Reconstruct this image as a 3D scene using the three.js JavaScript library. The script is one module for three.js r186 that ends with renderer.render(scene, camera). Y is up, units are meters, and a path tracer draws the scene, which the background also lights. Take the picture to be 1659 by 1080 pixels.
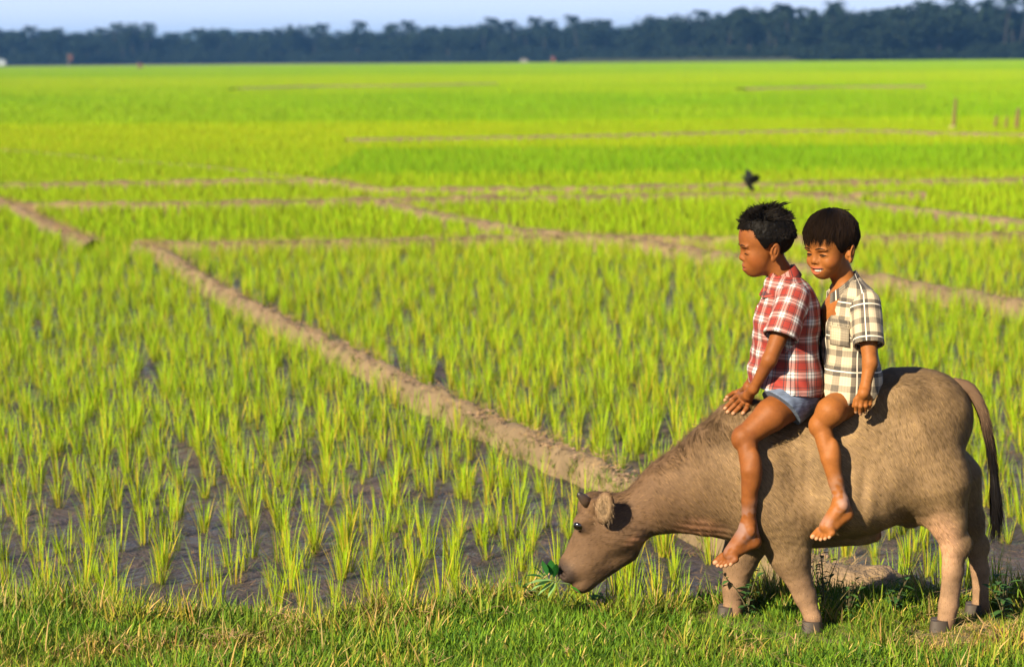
import * as THREE from 'three';
import { mergeGeometries } from 'three/addons/utils/BufferGeometryUtils.js';
import { ImprovedNoise } from 'three/addons/math/ImprovedNoise.js';

// ---------------------------------------------------------------- camera, sky, sun, exposure
const scene = new THREE.Scene();
const FPX = 3780, PITCH = Math.atan(449.5 / FPX), ROLL = -0.0074;
const camera = new THREE.PerspectiveCamera(2 * Math.atan(540 / FPX) * 180 / Math.PI, 1659 / 1080, 0.1, 9000);
camera.position.set(0, 1.74, 7);
camera.rotation.set(-PITCH, 0, ROLL, 'XYZ');
camera.focus = 7.0;
camera.userData.fStop = 4.2;
camera.updateMatrixWorld(true);
scene.add(camera);

const SUN_DIR = new THREE.Vector3(-Math.sin(0.72) * Math.cos(0.53), Math.sin(0.53), Math.cos(0.72) * Math.cos(0.53));   // from the left, behind the camera, 30 degrees up
const sun = new THREE.DirectionalLight(new THREE.Color().setRGB(1.0, 0.83, 0.57), 5.0);
sun.position.copy(SUN_DIR).multiplyScalar(40);
sun.castShadow = true;
sun.shadow.mapSize.set(4096, 4096);
sun.shadow.radius = 1;
Object.assign(sun.shadow.camera, { left: -14, right: 14, top: 14, bottom: -14, near: 1, far: 90 });
scene.add(sun, sun.target);

{ // a clear hazy sky: pale near the horizon, deeper blue overhead
  const w = 256, h = 128, d = new Float32Array(w * h * 4), n = new ImprovedNoise();
  for (let j = 0; j < h; j++) for (let i = 0; i < w; i++) {
    const el = ((j + 0.5) / h - 0.5) * Math.PI, t = Math.max(0, Math.sin(el)), az = i / w * Math.PI * 2;
    const k = Math.pow(t, 0.27);
    const cl = 1 + 0.07 * n.noise(Math.cos(az) * 2.2, el * 7, Math.sin(az) * 2.2);
    const o = (j * w + i) * 4;
    d[o] = (0.50 * (1 - k) + 0.012 * k) * cl; d[o + 1] = (0.55 * (1 - k) + 0.03 * k) * cl; d[o + 2] = (0.66 * (1 - k) + 0.095 * k) * cl; d[o + 3] = 1;
    if (el < 0) { d[o] = 0.10; d[o + 1] = 0.12; d[o + 2] = 0.06; }
  }
  const sky = new THREE.DataTexture(d, w, h, THREE.RGBAFormat, THREE.FloatType);
  sky.mapping = THREE.EquirectangularReflectionMapping; sky.magFilter = sky.minFilter = THREE.LinearFilter; sky.needsUpdate = true;
  scene.background = sky; scene.environment = sky;
}
const renderer = new THREE.WebGLRenderer({ antialias: true });
renderer.toneMapping = THREE.LinearToneMapping;
renderer.toneMappingExposure = 2.8;
renderer.shadowMap.enabled = true;

// ---------------------------------------------------------------- helpers
let seed = 12345;
function rnd() { seed = (seed + 0x6D2B79F5) | 0; let t = Math.imul(seed ^ (seed >>> 15), 1 | seed); t = (t + Math.imul(t ^ (t >>> 7), 61 | t)) ^ t; return ((t ^ (t >>> 14)) >>> 0) / 4294967296; }
const rr = (a, b) => a + (b - a) * rnd();
const gs = () => (rnd() + rnd() + rnd() + rnd() - 2) * 0.87;
const V = (x, y, z) => new THREE.Vector3(x, y, z);
const clamp = (x, a, b) => Math.min(b, Math.max(a, x));
const smooth = (a, b, x) => { const t = clamp((x - a) / (b - a), 0, 1); return t * t * (3 - 2 * t); };
const mixc = (a, b, t) => [a[0] + (b[0] - a[0]) * t, a[1] + (b[1] - a[1]) * t, a[2] + (b[2] - a[2]) * t];
const IN = new ImprovedNoise();
const noise = (x, y, z) => IN.noise(x + 100.37, y + 71.11, z + 53.77);
const fbm = (x, y, z) => noise(x, y, z) + 0.5 * noise(x * 2.1, y * 2.1, z * 2.1) + 0.25 * noise(x * 4.3, y * 4.3, z * 4.3);
function ray(px, py) { return V((px - 829.5) / FPX, (540 - py) / FPX, -1).applyQuaternion(camera.quaternion); }
function P(px, py, z) { const r = ray(px, py), t = (z - camera.position.z) / r.z; return camera.position.clone().addScaledVector(r, t); }   // survey point on an upright plane at depth z
function G(px, py, y) { const r = ray(px, py), t = (y - camera.position.y) / r.y; return camera.position.clone().addScaledVector(r, t); }   // survey point on level ground at height y
const U = 1 / 540;   // one surveyed unit at the animal, in metres
const names = {};
function numbered(n) { const k = names[n] = (names[n] ?? -1) + 1; return k ? `${n}_${String(k).padStart(3, '0')}` : n; }
function shade(o) { o.traverse((c) => { if (c.isMesh) { c.castShadow = true; c.receiveShadow = true; } }); return o; }
function tag(o, label, category, group, kind) { if (label) o.userData.label = label; if (category) o.userData.category = category; if (group) o.userData.group = group; if (kind) o.userData.kind = kind; return o; }
function top(name, o) { o.name = numbered(name); scene.add(o); return shade(o); }
function part(name, geometry, material, parent) { const m = new THREE.Mesh(geometry, material); m.name = name; m.castShadow = m.receiveShadow = true; parent.add(m); return m; }
const mat = (c, rough, extra = {}) => new THREE.MeshPhysicalMaterial({ color: new THREE.Color().setRGB(...c), roughness: rough, ...extra });
const vmat = (rough, extra = {}) => new THREE.MeshPhysicalMaterial({ color: 0xffffff, vertexColors: true, roughness: rough, ...extra });

class MB {   // collects triangles with colours
  constructor() { this.p = []; this.c = []; this.i = []; }
  v(x, y, z, c) { this.p.push(x, y, z); this.c.push(c[0], c[1], c[2]); return this.p.length / 3 - 1; }
  tri(a, b, c) { this.i.push(a, b, c); }
  quad(a, b, c, d) { this.i.push(a, b, c, a, c, d); }
  // a bent blade: base point, unit heading (hx, hz), lean at base and bend along it (radians), length, width
  blade(x, y, z, az, lean, bend, len, wid, c0, c1, segs = 3, twist = 0) {
    let px = x, py = y, pz = z, a = lean; const hx = Math.cos(az), hz = Math.sin(az); let L = -1, R = -1;
    for (let s = 0; s <= segs; s++) {
      const t = s / segs, w = wid * 0.5 * (t < 0.5 ? 0.75 + 0.5 * t : 2 * (1 - t)), tw = az + Math.PI / 2 + twist * t, sx = Math.cos(tw) * w, sz = Math.sin(tw) * w, c = mixc(c0, c1, t);
      if (s === segs) { const T = this.v(px, py, pz, c); this.tri(L, R, T); break; }
      const l = this.v(px - sx, py, pz - sz, c), r = this.v(px + sx, py, pz + sz, c);
      if (s) this.quad(L, R, r, l);
      L = l; R = r;
      const st = len / segs; px += hx * Math.sin(a) * st; pz += hz * Math.sin(a) * st; py += Math.cos(a) * st; a += bend / segs;
    }
  }
  // round tube through points with radii
  tube(pts, rad, sides, cols, cap = true) {
    let prev = null; const n = pts.length; let nx = null;
    for (let k = 0; k < n; k++) {
      const d = pts[Math.min(n - 1, k + 1)].clone().sub(pts[Math.max(0, k - 1)]).normalize();
      if (!nx) nx = (Math.abs(d.y) < 0.9 ? V(0, 1, 0) : V(1, 0, 0)).cross(d).normalize(); else nx = nx.clone().addScaledVector(d, -nx.dot(d)).normalize();
      const b = d.clone().cross(nx), ring = [];
      for (let s = 0; s < sides; s++) { const a = s / sides * Math.PI * 2, q = pts[k].clone().addScaledVector(nx, Math.cos(a) * rad[k]).addScaledVector(b, Math.sin(a) * rad[k]); ring.push(this.v(q.x, q.y, q.z, cols[k] || cols[0])); }
      if (prev) for (let s = 0; s < sides; s++) this.quad(prev[s], prev[(s + 1) % sides], ring[(s + 1) % sides], ring[s]);
      if (cap && (k === 0 || k === n - 1)) { const q = pts[k], m = this.v(q.x, q.y, q.z, cols[k] || cols[0]); for (let s = 0; s < sides; s++) k ? this.tri(ring[s], ring[(s + 1) % sides], m) : this.tri(ring[(s + 1) % sides], ring[s], m); }
      prev = ring;
    }
  }
  geo(normals = true) {
    const g = new THREE.BufferGeometry();
    g.setAttribute('position', new THREE.Float32BufferAttribute(this.p, 3)); g.setAttribute('color', new THREE.Float32BufferAttribute(this.c, 3)); g.setIndex(this.i);
    if (normals) g.computeVertexNormals();
    return g;
  }
}
function inst(name, geometry, material, list, parent) {   // list: [x, y, z, turn, scale, sy, colour, tiltX, tiltZ]
  const m = new THREE.InstancedMesh(geometry, material, list.length), o = new THREE.Object3D(), c = new THREE.Color();
  list.forEach((e, k) => { o.position.set(e[0], e[1], e[2]); o.rotation.set(e[7] || 0, e[3], e[8] || 0, 'XYZ'); o.scale.set(e[4], e[5] ?? e[4], e[4]); o.updateMatrix(); m.setMatrixAt(k, o.matrix); c.setRGB(...(e[6] || [1, 1, 1])); m.setColorAt(k, c); });
  m.name = name; m.castShadow = m.receiveShadow = true; if (parent) parent.add(m); return m;
}

// ---- distance fields: parts joined with a smooth minimum, meshed with surface nets
function smin(a, b, k) { const h = Math.max(k - Math.abs(a - b), 0) / k; return Math.min(a, b) - h * h * k * 0.25; }
function cone(a, b, ra, rb, k = 0.02, sq) {   // tapered capsule; sq squeezes it along z about the line
  const bx = b.x - a.x, by = b.y - a.y, bz = b.z - a.z, l2 = bx * bx + by * by + bz * bz || 1e-9;
  const f = (x, y, z) => { const ax = x - a.x, ay = y - a.y, az = z - a.z; let t = (ax * bx + ay * by + az * bz) / l2; t = t < 0 ? 0 : t > 1 ? 1 : t; const dx = ax - bx * t, dy = ay - by * t; let dz = az - bz * t; if (sq) dz *= sq; const d = Math.sqrt(dx * dx + dy * dy + dz * dz) - (ra + (rb - ra) * t); return sq && sq > 1 ? d / (1 + (sq - 1) * 0.6) : d; };
  const s = sq && sq < 1 ? 1 / sq : 1;
  return { f, k, cx: (a.x + b.x) / 2, cy: (a.y + b.y) / 2, cz: (a.z + b.z) / 2, R: Math.sqrt(l2) / 2 + Math.max(ra, rb) * s };
}
function ell(c, r, k = 0.02, q = null) {   // ellipsoid, r = [rx, ry, rz], q turns it
  const qi = q ? q.clone().invert() : null, v = V(0, 0, 0), [rx, ry, rz] = r;
  const f = (x, y, z) => { v.set(x - c.x, y - c.y, z - c.z); if (qi) v.applyQuaternion(qi); const ux = v.x / rx, uy = v.y / ry, uz = v.z / rz, k0 = Math.sqrt(ux * ux + uy * uy + uz * uz), wx = ux / rx, wy = uy / ry, wz = uz / rz, k1 = Math.sqrt(wx * wx + wy * wy + wz * wz); return k1 < 1e-9 ? -Math.min(rx, ry, rz) : k0 * (k0 - 1) / k1; };
  return { f, k, cx: c.x, cy: c.y, cz: c.z, R: Math.max(rx, ry, rz) };
}
const cut = (p) => ({ ...p, neg: true });
function field(prims) {
  const n = prims.length;
  return (x, y, z) => {
    let d = 1e3;
    for (let i = 0; i < n; i++) {
      const p = prims[i], dx = x - p.cx, dy = y - p.cy, dz = z - p.cz, lb = Math.sqrt(dx * dx + dy * dy + dz * dz) - p.R;
      if (p.neg) { if (-lb < d - p.k) continue; const e = -p.f(x, y, z); d = -smin(-d, -e, p.k); continue; }
      if (lb > d + p.k) continue;
      const e = p.f(x, y, z); d = smin(d, e, p.k);
    }
    return d;
  };
}
function netMesh(f, lo, hi, h, steps = 2) {
  const nx = Math.ceil((hi[0] - lo[0]) / h) + 1, ny = Math.ceil((hi[1] - lo[1]) / h) + 1, nz = Math.ceil((hi[2] - lo[2]) / h) + 1, B = 4;
  const D = new Float32Array(nx * ny * nz).fill(9), idx = (i, j, k) => (k * ny + j) * nx + i, lim = B * h * 1.45;
  for (let k0 = 0; k0 < nz; k0 += B) for (let j0 = 0; j0 < ny; j0 += B) for (let i0 = 0; i0 < nx; i0 += B) {
    const c = f(lo[0] + (i0 + B / 2) * h, lo[1] + (j0 + B / 2) * h, lo[2] + (k0 + B / 2) * h);
    const far = Math.abs(c) > lim;
    for (let k = k0; k < Math.min(nz, k0 + B); k++) for (let j = j0; j < Math.min(ny, j0 + B); j++) for (let i = i0; i < Math.min(nx, i0 + B); i++) D[idx(i, j, k)] = far ? c : f(lo[0] + i * h, lo[1] + j * h, lo[2] + k * h);
  }
  const cell = new Int32Array(nx * ny * nz).fill(-1), pos = [], tris = [];
  const E = [[0, 1], [2, 3], [4, 5], [6, 7], [0, 2], [1, 3], [4, 6], [5, 7], [0, 4], [1, 5], [2, 6], [3, 7]], v8 = new Float64Array(8);
  for (let k = 0; k < nz - 1; k++) for (let j = 0; j < ny - 1; j++) for (let i = 0; i < nx - 1; i++) {
    let m = 0; for (let c = 0; c < 8; c++) { const d = D[idx(i + (c & 1), j + (c >> 1 & 1), k + (c >> 2))]; v8[c] = d; if (d < 0) m |= 1 << c; }
    if (m === 0 || m === 255) continue;
    let sx = 0, sy = 0, sz = 0, n = 0;
    for (const [a, b] of E) { if ((v8[a] < 0) === (v8[b] < 0)) continue; const t = v8[a] / (v8[a] - v8[b]); sx += (a & 1) + t * ((b & 1) - (a & 1)); sy += (a >> 1 & 1) + t * ((b >> 1 & 1) - (a >> 1 & 1)); sz += (a >> 2) + t * ((b >> 2) - (a >> 2)); n++; }
    cell[idx(i, j, k)] = pos.length / 3; pos.push(lo[0] + (i + sx / n) * h, lo[1] + (j + sy / n) * h, lo[2] + (k + sz / n) * h);
  }
  const q4 = (a, b, c, d, flip) => { if (a < 0 || b < 0 || c < 0 || d < 0) return; flip ? tris.push(a, c, b, a, d, c) : tris.push(a, b, c, a, c, d); };
  for (let k = 1; k < nz - 1; k++) for (let j = 1; j < ny - 1; j++) for (let i = 1; i < nx - 1; i++) {
    const d = D[idx(i, j, k)] < 0;
    if (d !== D[idx(i + 1, j, k)] < 0) q4(cell[idx(i, j - 1, k - 1)], cell[idx(i, j, k - 1)], cell[idx(i, j, k)], cell[idx(i, j - 1, k)], !d);
    if (d !== D[idx(i, j + 1, k)] < 0) q4(cell[idx(i - 1, j, k - 1)], cell[idx(i - 1, j, k)], cell[idx(i, j, k)], cell[idx(i, j, k - 1)], !d);
    if (d !== D[idx(i, j, k + 1)] < 0) q4(cell[idx(i - 1, j - 1, k)], cell[idx(i, j - 1, k)], cell[idx(i, j, k)], cell[idx(i - 1, j, k)], !d);
  }
  const nrm = new Float32Array(pos.length), e = h * 0.35;
  for (let i = 0; i < pos.length; i += 3) {
    let x = pos[i], y = pos[i + 1], z = pos[i + 2], gx = 0, gy = 1, gz = 0;
    for (let s = 0; s <= steps; s++) {
      gx = (f(x + e, y, z) - f(x - e, y, z)) / (2 * e); gy = (f(x, y + e, z) - f(x, y - e, z)) / (2 * e); gz = (f(x, y, z + e) - f(x, y, z - e)) / (2 * e);
      const g2 = gx * gx + gy * gy + gz * gz + 1e-9; if (s === steps) break;
      let t = f(x, y, z) / Math.max(g2, 0.25); t = clamp(t, -h * 0.5, h * 0.5); x -= gx * t; y -= gy * t; z -= gz * t;
    }
    const l = Math.hypot(gx, gy, gz) || 1; nrm[i] = gx / l; nrm[i + 1] = gy / l; nrm[i + 2] = gz / l; pos[i] = x; pos[i + 1] = y; pos[i + 2] = z;
  }
  const g = new THREE.BufferGeometry();
  g.setAttribute('position', new THREE.Float32BufferAttribute(pos, 3)); g.setAttribute('normal', new THREE.BufferAttribute(nrm, 3)); g.setIndex(tris);
  return g;
}
function paint(g, fn) {
  const p = g.attributes.position, n = g.attributes.normal, c = new Float32Array(p.count * 3);
  for (let i = 0; i < p.count; i++) { const k = fn(p.getX(i), p.getY(i), p.getZ(i), n.getX(i), n.getY(i), n.getZ(i)); c[i * 3] = k[0]; c[i * 3 + 1] = k[1]; c[i * 3 + 2] = k[2]; }
  g.setAttribute('color', new THREE.BufferAttribute(c, 3)); return g;
}
function pixels(w, h, fn, srgb = true) {   // a computed texture; fn gives 0..255 values
  const d = new Uint8Array(w * h * 4);
  for (let j = 0; j < h; j++) for (let i = 0; i < w; i++) { const c = fn(i / w, j / h, i, j), o = (j * w + i) * 4; d[o] = c[0]; d[o + 1] = c[1]; d[o + 2] = c[2]; d[o + 3] = 255; }
  const t = new THREE.DataTexture(d, w, h); t.wrapS = t.wrapT = THREE.RepeatWrapping; t.magFilter = THREE.LinearFilter; t.minFilter = THREE.LinearMipmapLinearFilter; t.generateMipmaps = true; if (srgb) t.colorSpace = THREE.SRGBColorSpace; t.needsUpdate = true; return t;
}
// ---------------------------------------------------------------- paddies, dikes, bank
const MUD = -0.2, BANK_EDGE = (x) => -0.22 + (0.42 * noise(x * 0.9, 3.1, 0.3) + 0.34 * noise(x * 2.7, 7.7, 0.4) + 0.12 * noise(x * 8, 2.2, 0.5)) * smooth(0.7, 0.1, x) - 0.14 * smooth(0.35, 0.9, x);
const bankH = (x, z) => { const e = BANK_EDGE(x), t = smooth(e + 0.05, e - 0.34, z); return (0.015 * fbm(x * 2.3, 0.5, z * 2.3) + 0.01) * (1 - t) - 0.30 * t; };
// dikes as surveyed centre lines: [points], half width, height over the mud
const DK = [
  { n: 'dike_path', w: 0.07, h: 0.115, p: [[1560, 1010], [1470, 975], [1380, 932], [1200, 850], [1000, 762], [850, 697], [700, 630], [560, 560], [430, 500], [320, 440], [262, 404], [222, 391]] },
  { n: 'dike_path', w: 0.10, h: 0.11, p: [[150, 390], [90, 365], [20, 331], [-60, 300], [-130, 275]] },
  { n: 'dike_path', w: 0.05, h: 0.13, p: [[222, 391], [400, 390], [600, 387], [900, 380], [1200, 383], [1500, 379], [1720, 374], [1900, 371]] },
  { n: 'dike_path', w: 0.07, h: 0.145, p: [[-200, 331], [0, 328], [300, 327], [600, 321], [850, 317], [1100, 313], [1300, 312], [1500, 310]] },
  { n: 'dike_path', w: 0.10, h: 0.13, p: [[600, 321], [720, 346], [870, 372], [1010, 384], [1150, 405], [1300, 428], [1450, 452], [1650, 485], [1850, 522]] },
  { n: 'dike_path', w: 0.10, h: 0.155, p: [[-200, 298], [0, 296], [280, 292], [520, 290], [640, 304], [1200, 296], [1400, 292], [1659, 288], [1900, 284]] },
  { n: 'dike_path', w: 0.12, h: 0.13, p: [[1300, 312], [1450, 332], [1560, 345], [1700, 360], [1850, 375]] },
  { n: 'dike_path', w: 0.10, h: 0.10, p: [[-100, 236], [0, 241], [90, 248], [190, 258], [330, 268], [520, 290]] },
  { n: 'dike_path', w: 0.18, h: 0.17, p: [[560, 224], [700, 222], [1000, 217], [1250, 211], [1420, 210], [1545, 214], [1900, 218]] },
  { n: 'dike_path', w: 0.5, h: 0.24, p: [[380, 142], [520, 138], [650, 137], [800, 134]] },
  { n: 'dike_path', w: 0.5, h: 0.24, p: [[1200, 142], [1350, 139], [1500, 138]] },
];
for (const d of DK) d.q = new THREE.CatmullRomCurve3(d.p.map(([x, y]) => G(x, y, MUD + d.h)));
for (const d of DK) { const L = d.q.getLength(), n = Math.min(600, Math.ceil(L / 0.1)); d.s = d.q.getSpacedPoints(n); d.len = L; d.lo = [1e9, 1e9]; d.hi = [-1e9, -1e9]; for (const p of d.s) { d.lo[0] = Math.min(d.lo[0], p.x); d.hi[0] = Math.max(d.hi[0], p.x); d.lo[1] = Math.min(d.lo[1], p.z); d.hi[1] = Math.max(d.hi[1], p.z); } }
function dikeGap(x, z) {   // how far outside the nearest dike's top, in metres
  let best = 99;
  for (const d of DK) {
    const m = d.w + 0.6; if (x < d.lo[0] - m || x > d.hi[0] + m || z < d.lo[1] - m || z > d.hi[1] + m) continue;
    for (let i = 1; i < d.s.length; i++) { const a = d.s[i - 1], b = d.s[i], bx = b.x - a.x, bz = b.z - a.z, t = clamp(((x - a.x) * bx + (z - a.z) * bz) / (bx * bx + bz * bz), 0, 1), e = Math.hypot(x - a.x - bx * t, z - a.z - bz * t) - d.w; if (e < best) best = e; }
  }
  return best;
}
function grid(x0, x1, nx, z0, z1, nz, hf, cf) {
  const m = new MB();
  for (let j = 0; j <= nz; j++) for (let i = 0; i <= nx; i++) { const x = x0 + (x1 - x0) * i / nx, z = z0 + (z1 - z0) * j / nz; m.v(x, hf(x, z), z, cf(x, z)); }
  for (let j = 0; j < nz; j++) for (let i = 0; i < nx; i++) { const a = j * (nx + 1) + i; m.quad(a, a + nx + 1, a + nx + 2, a + 1); }
  return m.geo();
}
const soilBump = pixels(512, 512, (u, v) => { const a = u * 6.2832, b = v * 6.2832, n = fbm(Math.cos(a) * 5, Math.sin(a) * 5 + Math.cos(b) * 5, Math.sin(b) * 5) + 0.5 * noise(Math.cos(a) * 23, Math.sin(a) * 23 + Math.cos(b) * 23, Math.sin(b) * 23); const k = clamp(128 + n * 90, 0, 255); return [k, k, k]; }, false);
function uvXZ(g, s) { const p = g.attributes.position, u = new Float32Array(p.count * 2); for (let i = 0; i < p.count; i++) { u[2 * i] = p.getX(i) / s; u[2 * i + 1] = p.getZ(i) / s; } g.setAttribute('uv', new THREE.BufferAttribute(u, 2)); return g; }
{
  const wet = pixels(512, 512, (u, v) => { const a = u * 6.2832, b = v * 6.2832, n = fbm(Math.cos(a) * 2.2, Math.sin(a) * 2.2 + Math.cos(b) * 2.2, Math.sin(b) * 2.2); const k = n > 0.12 ? 70 : 150 + 60 * noise(u * 40, v * 40, 2); return [k, k, k]; }, false);
  const mudMat = vmat(1, { roughnessMap: wet, bumpMap: soilBump, bumpScale: 0.02 });
  const mudC = (x, z) => { const n = fbm(x * 1.7, 4, z * 1.7), k = 0.85 + 0.35 * noise(x * 9, 1, z * 9); return mixc([0.046 * k, 0.035 * k, 0.035 * k], [0.078 * k, 0.054 * k, 0.046 * k], smooth(-0.3, 0.6, n)); };
  const near = grid(-14, 14, 440, -16, -0.2, 260, (x, z) => MUD + 0.02 * fbm(x * 3, 0, z * 3) + 0.012 * noise(x * 11, 0, z * 11), mudC);
  const g = new THREE.Mesh(uvXZ(near, 1.3), mudMat); tag(top('paddy_mud', g), 'wet dark brown mud of the flooded paddies between rice plants', 'mud', null, 'structure');
  const far = grid(-2600, 2600, 40, -5200, -15.8, 40, () => MUD - 0.03, () => [0.1, 0.09, 0.05]);
  tag(top('ground', new THREE.Mesh(uvXZ(far, 2.5), vmat(0.9, { bumpMap: soilBump, bumpScale: 0.02 }))), 'flat paddy ground reaching back to the tree line', 'ground', null, 'structure');
  const side = mat([0.1, 0.09, 0.05], 0.9); const sg = new THREE.PlaneGeometry(5200, 5200).rotateX(-Math.PI / 2).translate(0, MUD - 0.34, 0);
  tag(top('lower_ground', new THREE.Mesh(sg, side)), 'earth lying below the paddies and the bank', 'ground', null, 'structure');
  const soil = vmat(0.95, { bumpMap: soilBump, bumpScale: 0.012 });
  const bank = grid(-7, 9, 320, -1.0, 11, 240, bankH, (x, z) => { const n = fbm(x * 1.9, 9, z * 1.9), k = 0.85 + 0.4 * noise(x * 17, 3, z * 17); return mixc([0.10 * k, 0.085 * k, 0.035 * k], [0.21 * k, 0.145 * k, 0.085 * k], smooth(-0.1, 0.7, n)); });
  tag(top('grass_bank', new THREE.Mesh(uvXZ(bank, 0.9), soil)), 'low earth bank covered in cropped grass along the front', 'bank', null, 'structure');
  // dikes: lumpy ridges of dry trodden earth
  const LB = ['trodden earth dike running diagonally from the bank into the paddies', 'short earth dike at the left edge past the water gap', 'narrow dike crossing behind the nearest rice field', 'dike crossing the fields left of the boys', 'diagonal dike passing behind the two boys', 'low dike crossing the paddies farther back', 'pale diagonal dike at the right edge', 'faint dike slanting at the left edge', 'long dike below the marker posts', 'faint dike far back left of centre', 'faint dike far back on the right'];
  DK.forEach((d, q) => {
    const m = new MB(), C = q ? 10 : 22, n = q ? Math.min(260, d.s.length - 1) : d.s.length - 1, s = q ? d.q.getSpacedPoints(n) : d.s;
    for (let i = 0; i <= n; i++) {
      const a = s[Math.max(0, i - 1)], b = s[Math.min(n, i + 1)], t = V(b.x - a.x, 0, b.z - a.z).normalize(), sx = -t.z, sz = t.x;
      for (let j = 0; j <= C; j++) {
        const u = j / C * 2 - 1, e = Math.abs(u), f = d.q ? 1.55 : 1, w = d.w * f * u, x = s[i].x + sx * w * (1 + 0.22 * noise(i * 0.07, u > 0 ? 3 : 9, q)), z = s[i].z + sz * w * (1 + 0.22 * noise(i * 0.07, u > 0 ? 3 : 9, q));
        const y = MUD - 0.05 + (d.h + 0.05) * (1 - Math.pow(e, 2.6)) + (0.035 * fbm(x * 3.3, q, z * 3.3) + 0.022 * noise(x * 13, q, z * 13) + 0.01 * noise(x * 29, q, z * 29)) * (q > 5 ? 0.5 : 1) * (1 - e * 0.6);
        const k = 0.8 + 0.45 * noise(x * 8, 3, z * 8) + 0.25 * noise(x * 31, 3, z * 31), g = smooth(0.35, 0.8, fbm(x * 2, 5, z * 2));
        m.v(x, y, z, mixc([0.175 * k, 0.126 * k, 0.07 * k], [0.12 * k, 0.12 * k, 0.035 * k], g * 0.75));
      }
      if (i) for (let j = 0; j < C; j++) { const a0 = (i - 1) * (C + 1) + j; m.quad(a0, a0 + 1, a0 + C + 2, a0 + C + 1); }
    }
    tag(top(d.n, new THREE.Mesh(uvXZ(m.geo(), 0.8), soil)), LB[q], 'dike', null, 'structure');
  });
}
{ // a mound of bare earth where the long dike meets the bank
  const o = G(1395, 925, -0.05), g = grid(-0.55, 0.6, 46, -0.42, 0.34, 34, (x, z) => { const r = Math.hypot(x / 0.55, z / 0.36) + 0.18 * noise(x * 4, 2, z * 4); return -0.22 + 0.18 * smooth(1, 0.0, r) + 0.03 * fbm(x * 6, 1, z * 6) + 0.012 * noise(x * 22, 1, z * 22); }, (x, z) => { const k = 0.8 + 0.45 * noise(x * 9, 3, z * 9) + 0.3 * noise(x * 33, 3, z * 33); return [0.20 * k, 0.138 * k, 0.08 * k]; });
  const m = new THREE.Mesh(uvXZ(g, 0.8), vmat(0.95, { bumpMap: soilBump, bumpScale: 0.015 })); m.position.set(o.x, 0, o.z); tag(top('earth_mound', m), 'bare earth mound behind the belly of the buffalo', 'mound', null, 'structure');
}
// ---- rice
const leafMat = vmat(0.7, { transmission: 0.3, thickness: 0, side: THREE.DoubleSide, specularIntensity: 0.12 });
const grassMat = vmat(0.65, { transmission: 0.25, thickness: 0, side: THREE.DoubleSide, specularIntensity: 0.12 });
const dryMat = vmat(0.8, { side: THREE.DoubleSide });
function riceGeo(k, blades, hMin, hMax, segs, wid = 0.0062, spread = 0.17) {
  const m = new MB(), wind = -0.10;
  for (let b = 0; b < blades; b++) {
    const az = rr(0, 6.283), r = 0.022 * Math.sqrt(rnd()), len = rr(hMin, hMax), yel = rnd() < 0.16;
    const c0 = yel ? [0.36, 0.26, 0.04] : mixc([0.22, 0.27, 0.012], [0.28, 0.24, 0.03], rnd()), c1 = yel ? [0.38, 0.36, 0.02] : mixc([0.16, 0.36, 0.002], [0.27, 0.44, 0.003], rnd());
    const s = b < blades * 0.75 ? Math.abs(gs()) * spread : rr(0.25, 0.6);
    m.blade(Math.cos(az) * r, -0.02, Math.sin(az) * r, az, s + 0.02, rr(0.05, 0.55), len * (s > 0.35 ? 0.8 : 1), wid * rr(0.7, 1.2), c0, c1, segs, rr(-0.6, 0.6));
  }
  const g = m.geo(), p = g.attributes.position;
  for (let i = 0; i < p.count; i++) { const y = Math.max(0, p.getY(i)); p.setX(i, p.getX(i) + wind * y * y * 2.2 * (0.6 + 0.1 * k)); }
  g.computeVertexNormals(); return g;
}
const riceG = []; for (let k = 0; k < 9; k++) riceG.push(riceGeo(k, 14 + 3 * k, 0.11, 0.275, 4, 0.0046, 0.15 + 0.025 * k));
const riceMid = []; for (let k = 0; k < 4; k++) riceMid.push(riceGeo(k, 22, 0.14, 0.25, 2, 0.0078));
const inFrame = (x, z, m) => { const depth = 7 - z; return Math.abs(x) < 0.2195 * depth * (1 + m) + 0.7; };
// each field has its own growth: tint and how closely it stands
function fieldTint(x, z) {
  const depth = 7 - z, n = noise(x * 0.06, 2, z * 0.03) + 0.5 * noise(x * 0.21, 5, z * 0.1), yl = [1.16, 1.05, 0.9], gr = [0.58, 0.84, 0.8], base = [0.98, 1, 1];
  let t = 0;
  if (depth > 37 && depth < 47) t = x > -3 ? -0.75 : 0.1; else if (depth >= 47 && depth < 55) t = 0.6; else if (depth >= 55 && depth < 66) t = x < 0 ? 0.9 : 0.4; else if (depth >= 66 && depth < 115) t = -0.55; else if (depth >= 115 && depth < 150) t = -0.2; else if (depth >= 150 && depth < 230) t = 0.45; else if (depth >= 230) t = -0.35; else t = 0.12;
  t += n * 0.5; const k = 1 + 0.12 * noise(x * 0.5, 8, z * 0.5);
  const c = t > 0 ? mixc(base, yl, Math.min(1, t)) : mixc(base, gr, Math.min(1, -t)); return [c[0] * k, c[1] * k, c[2] * k];
}
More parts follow.
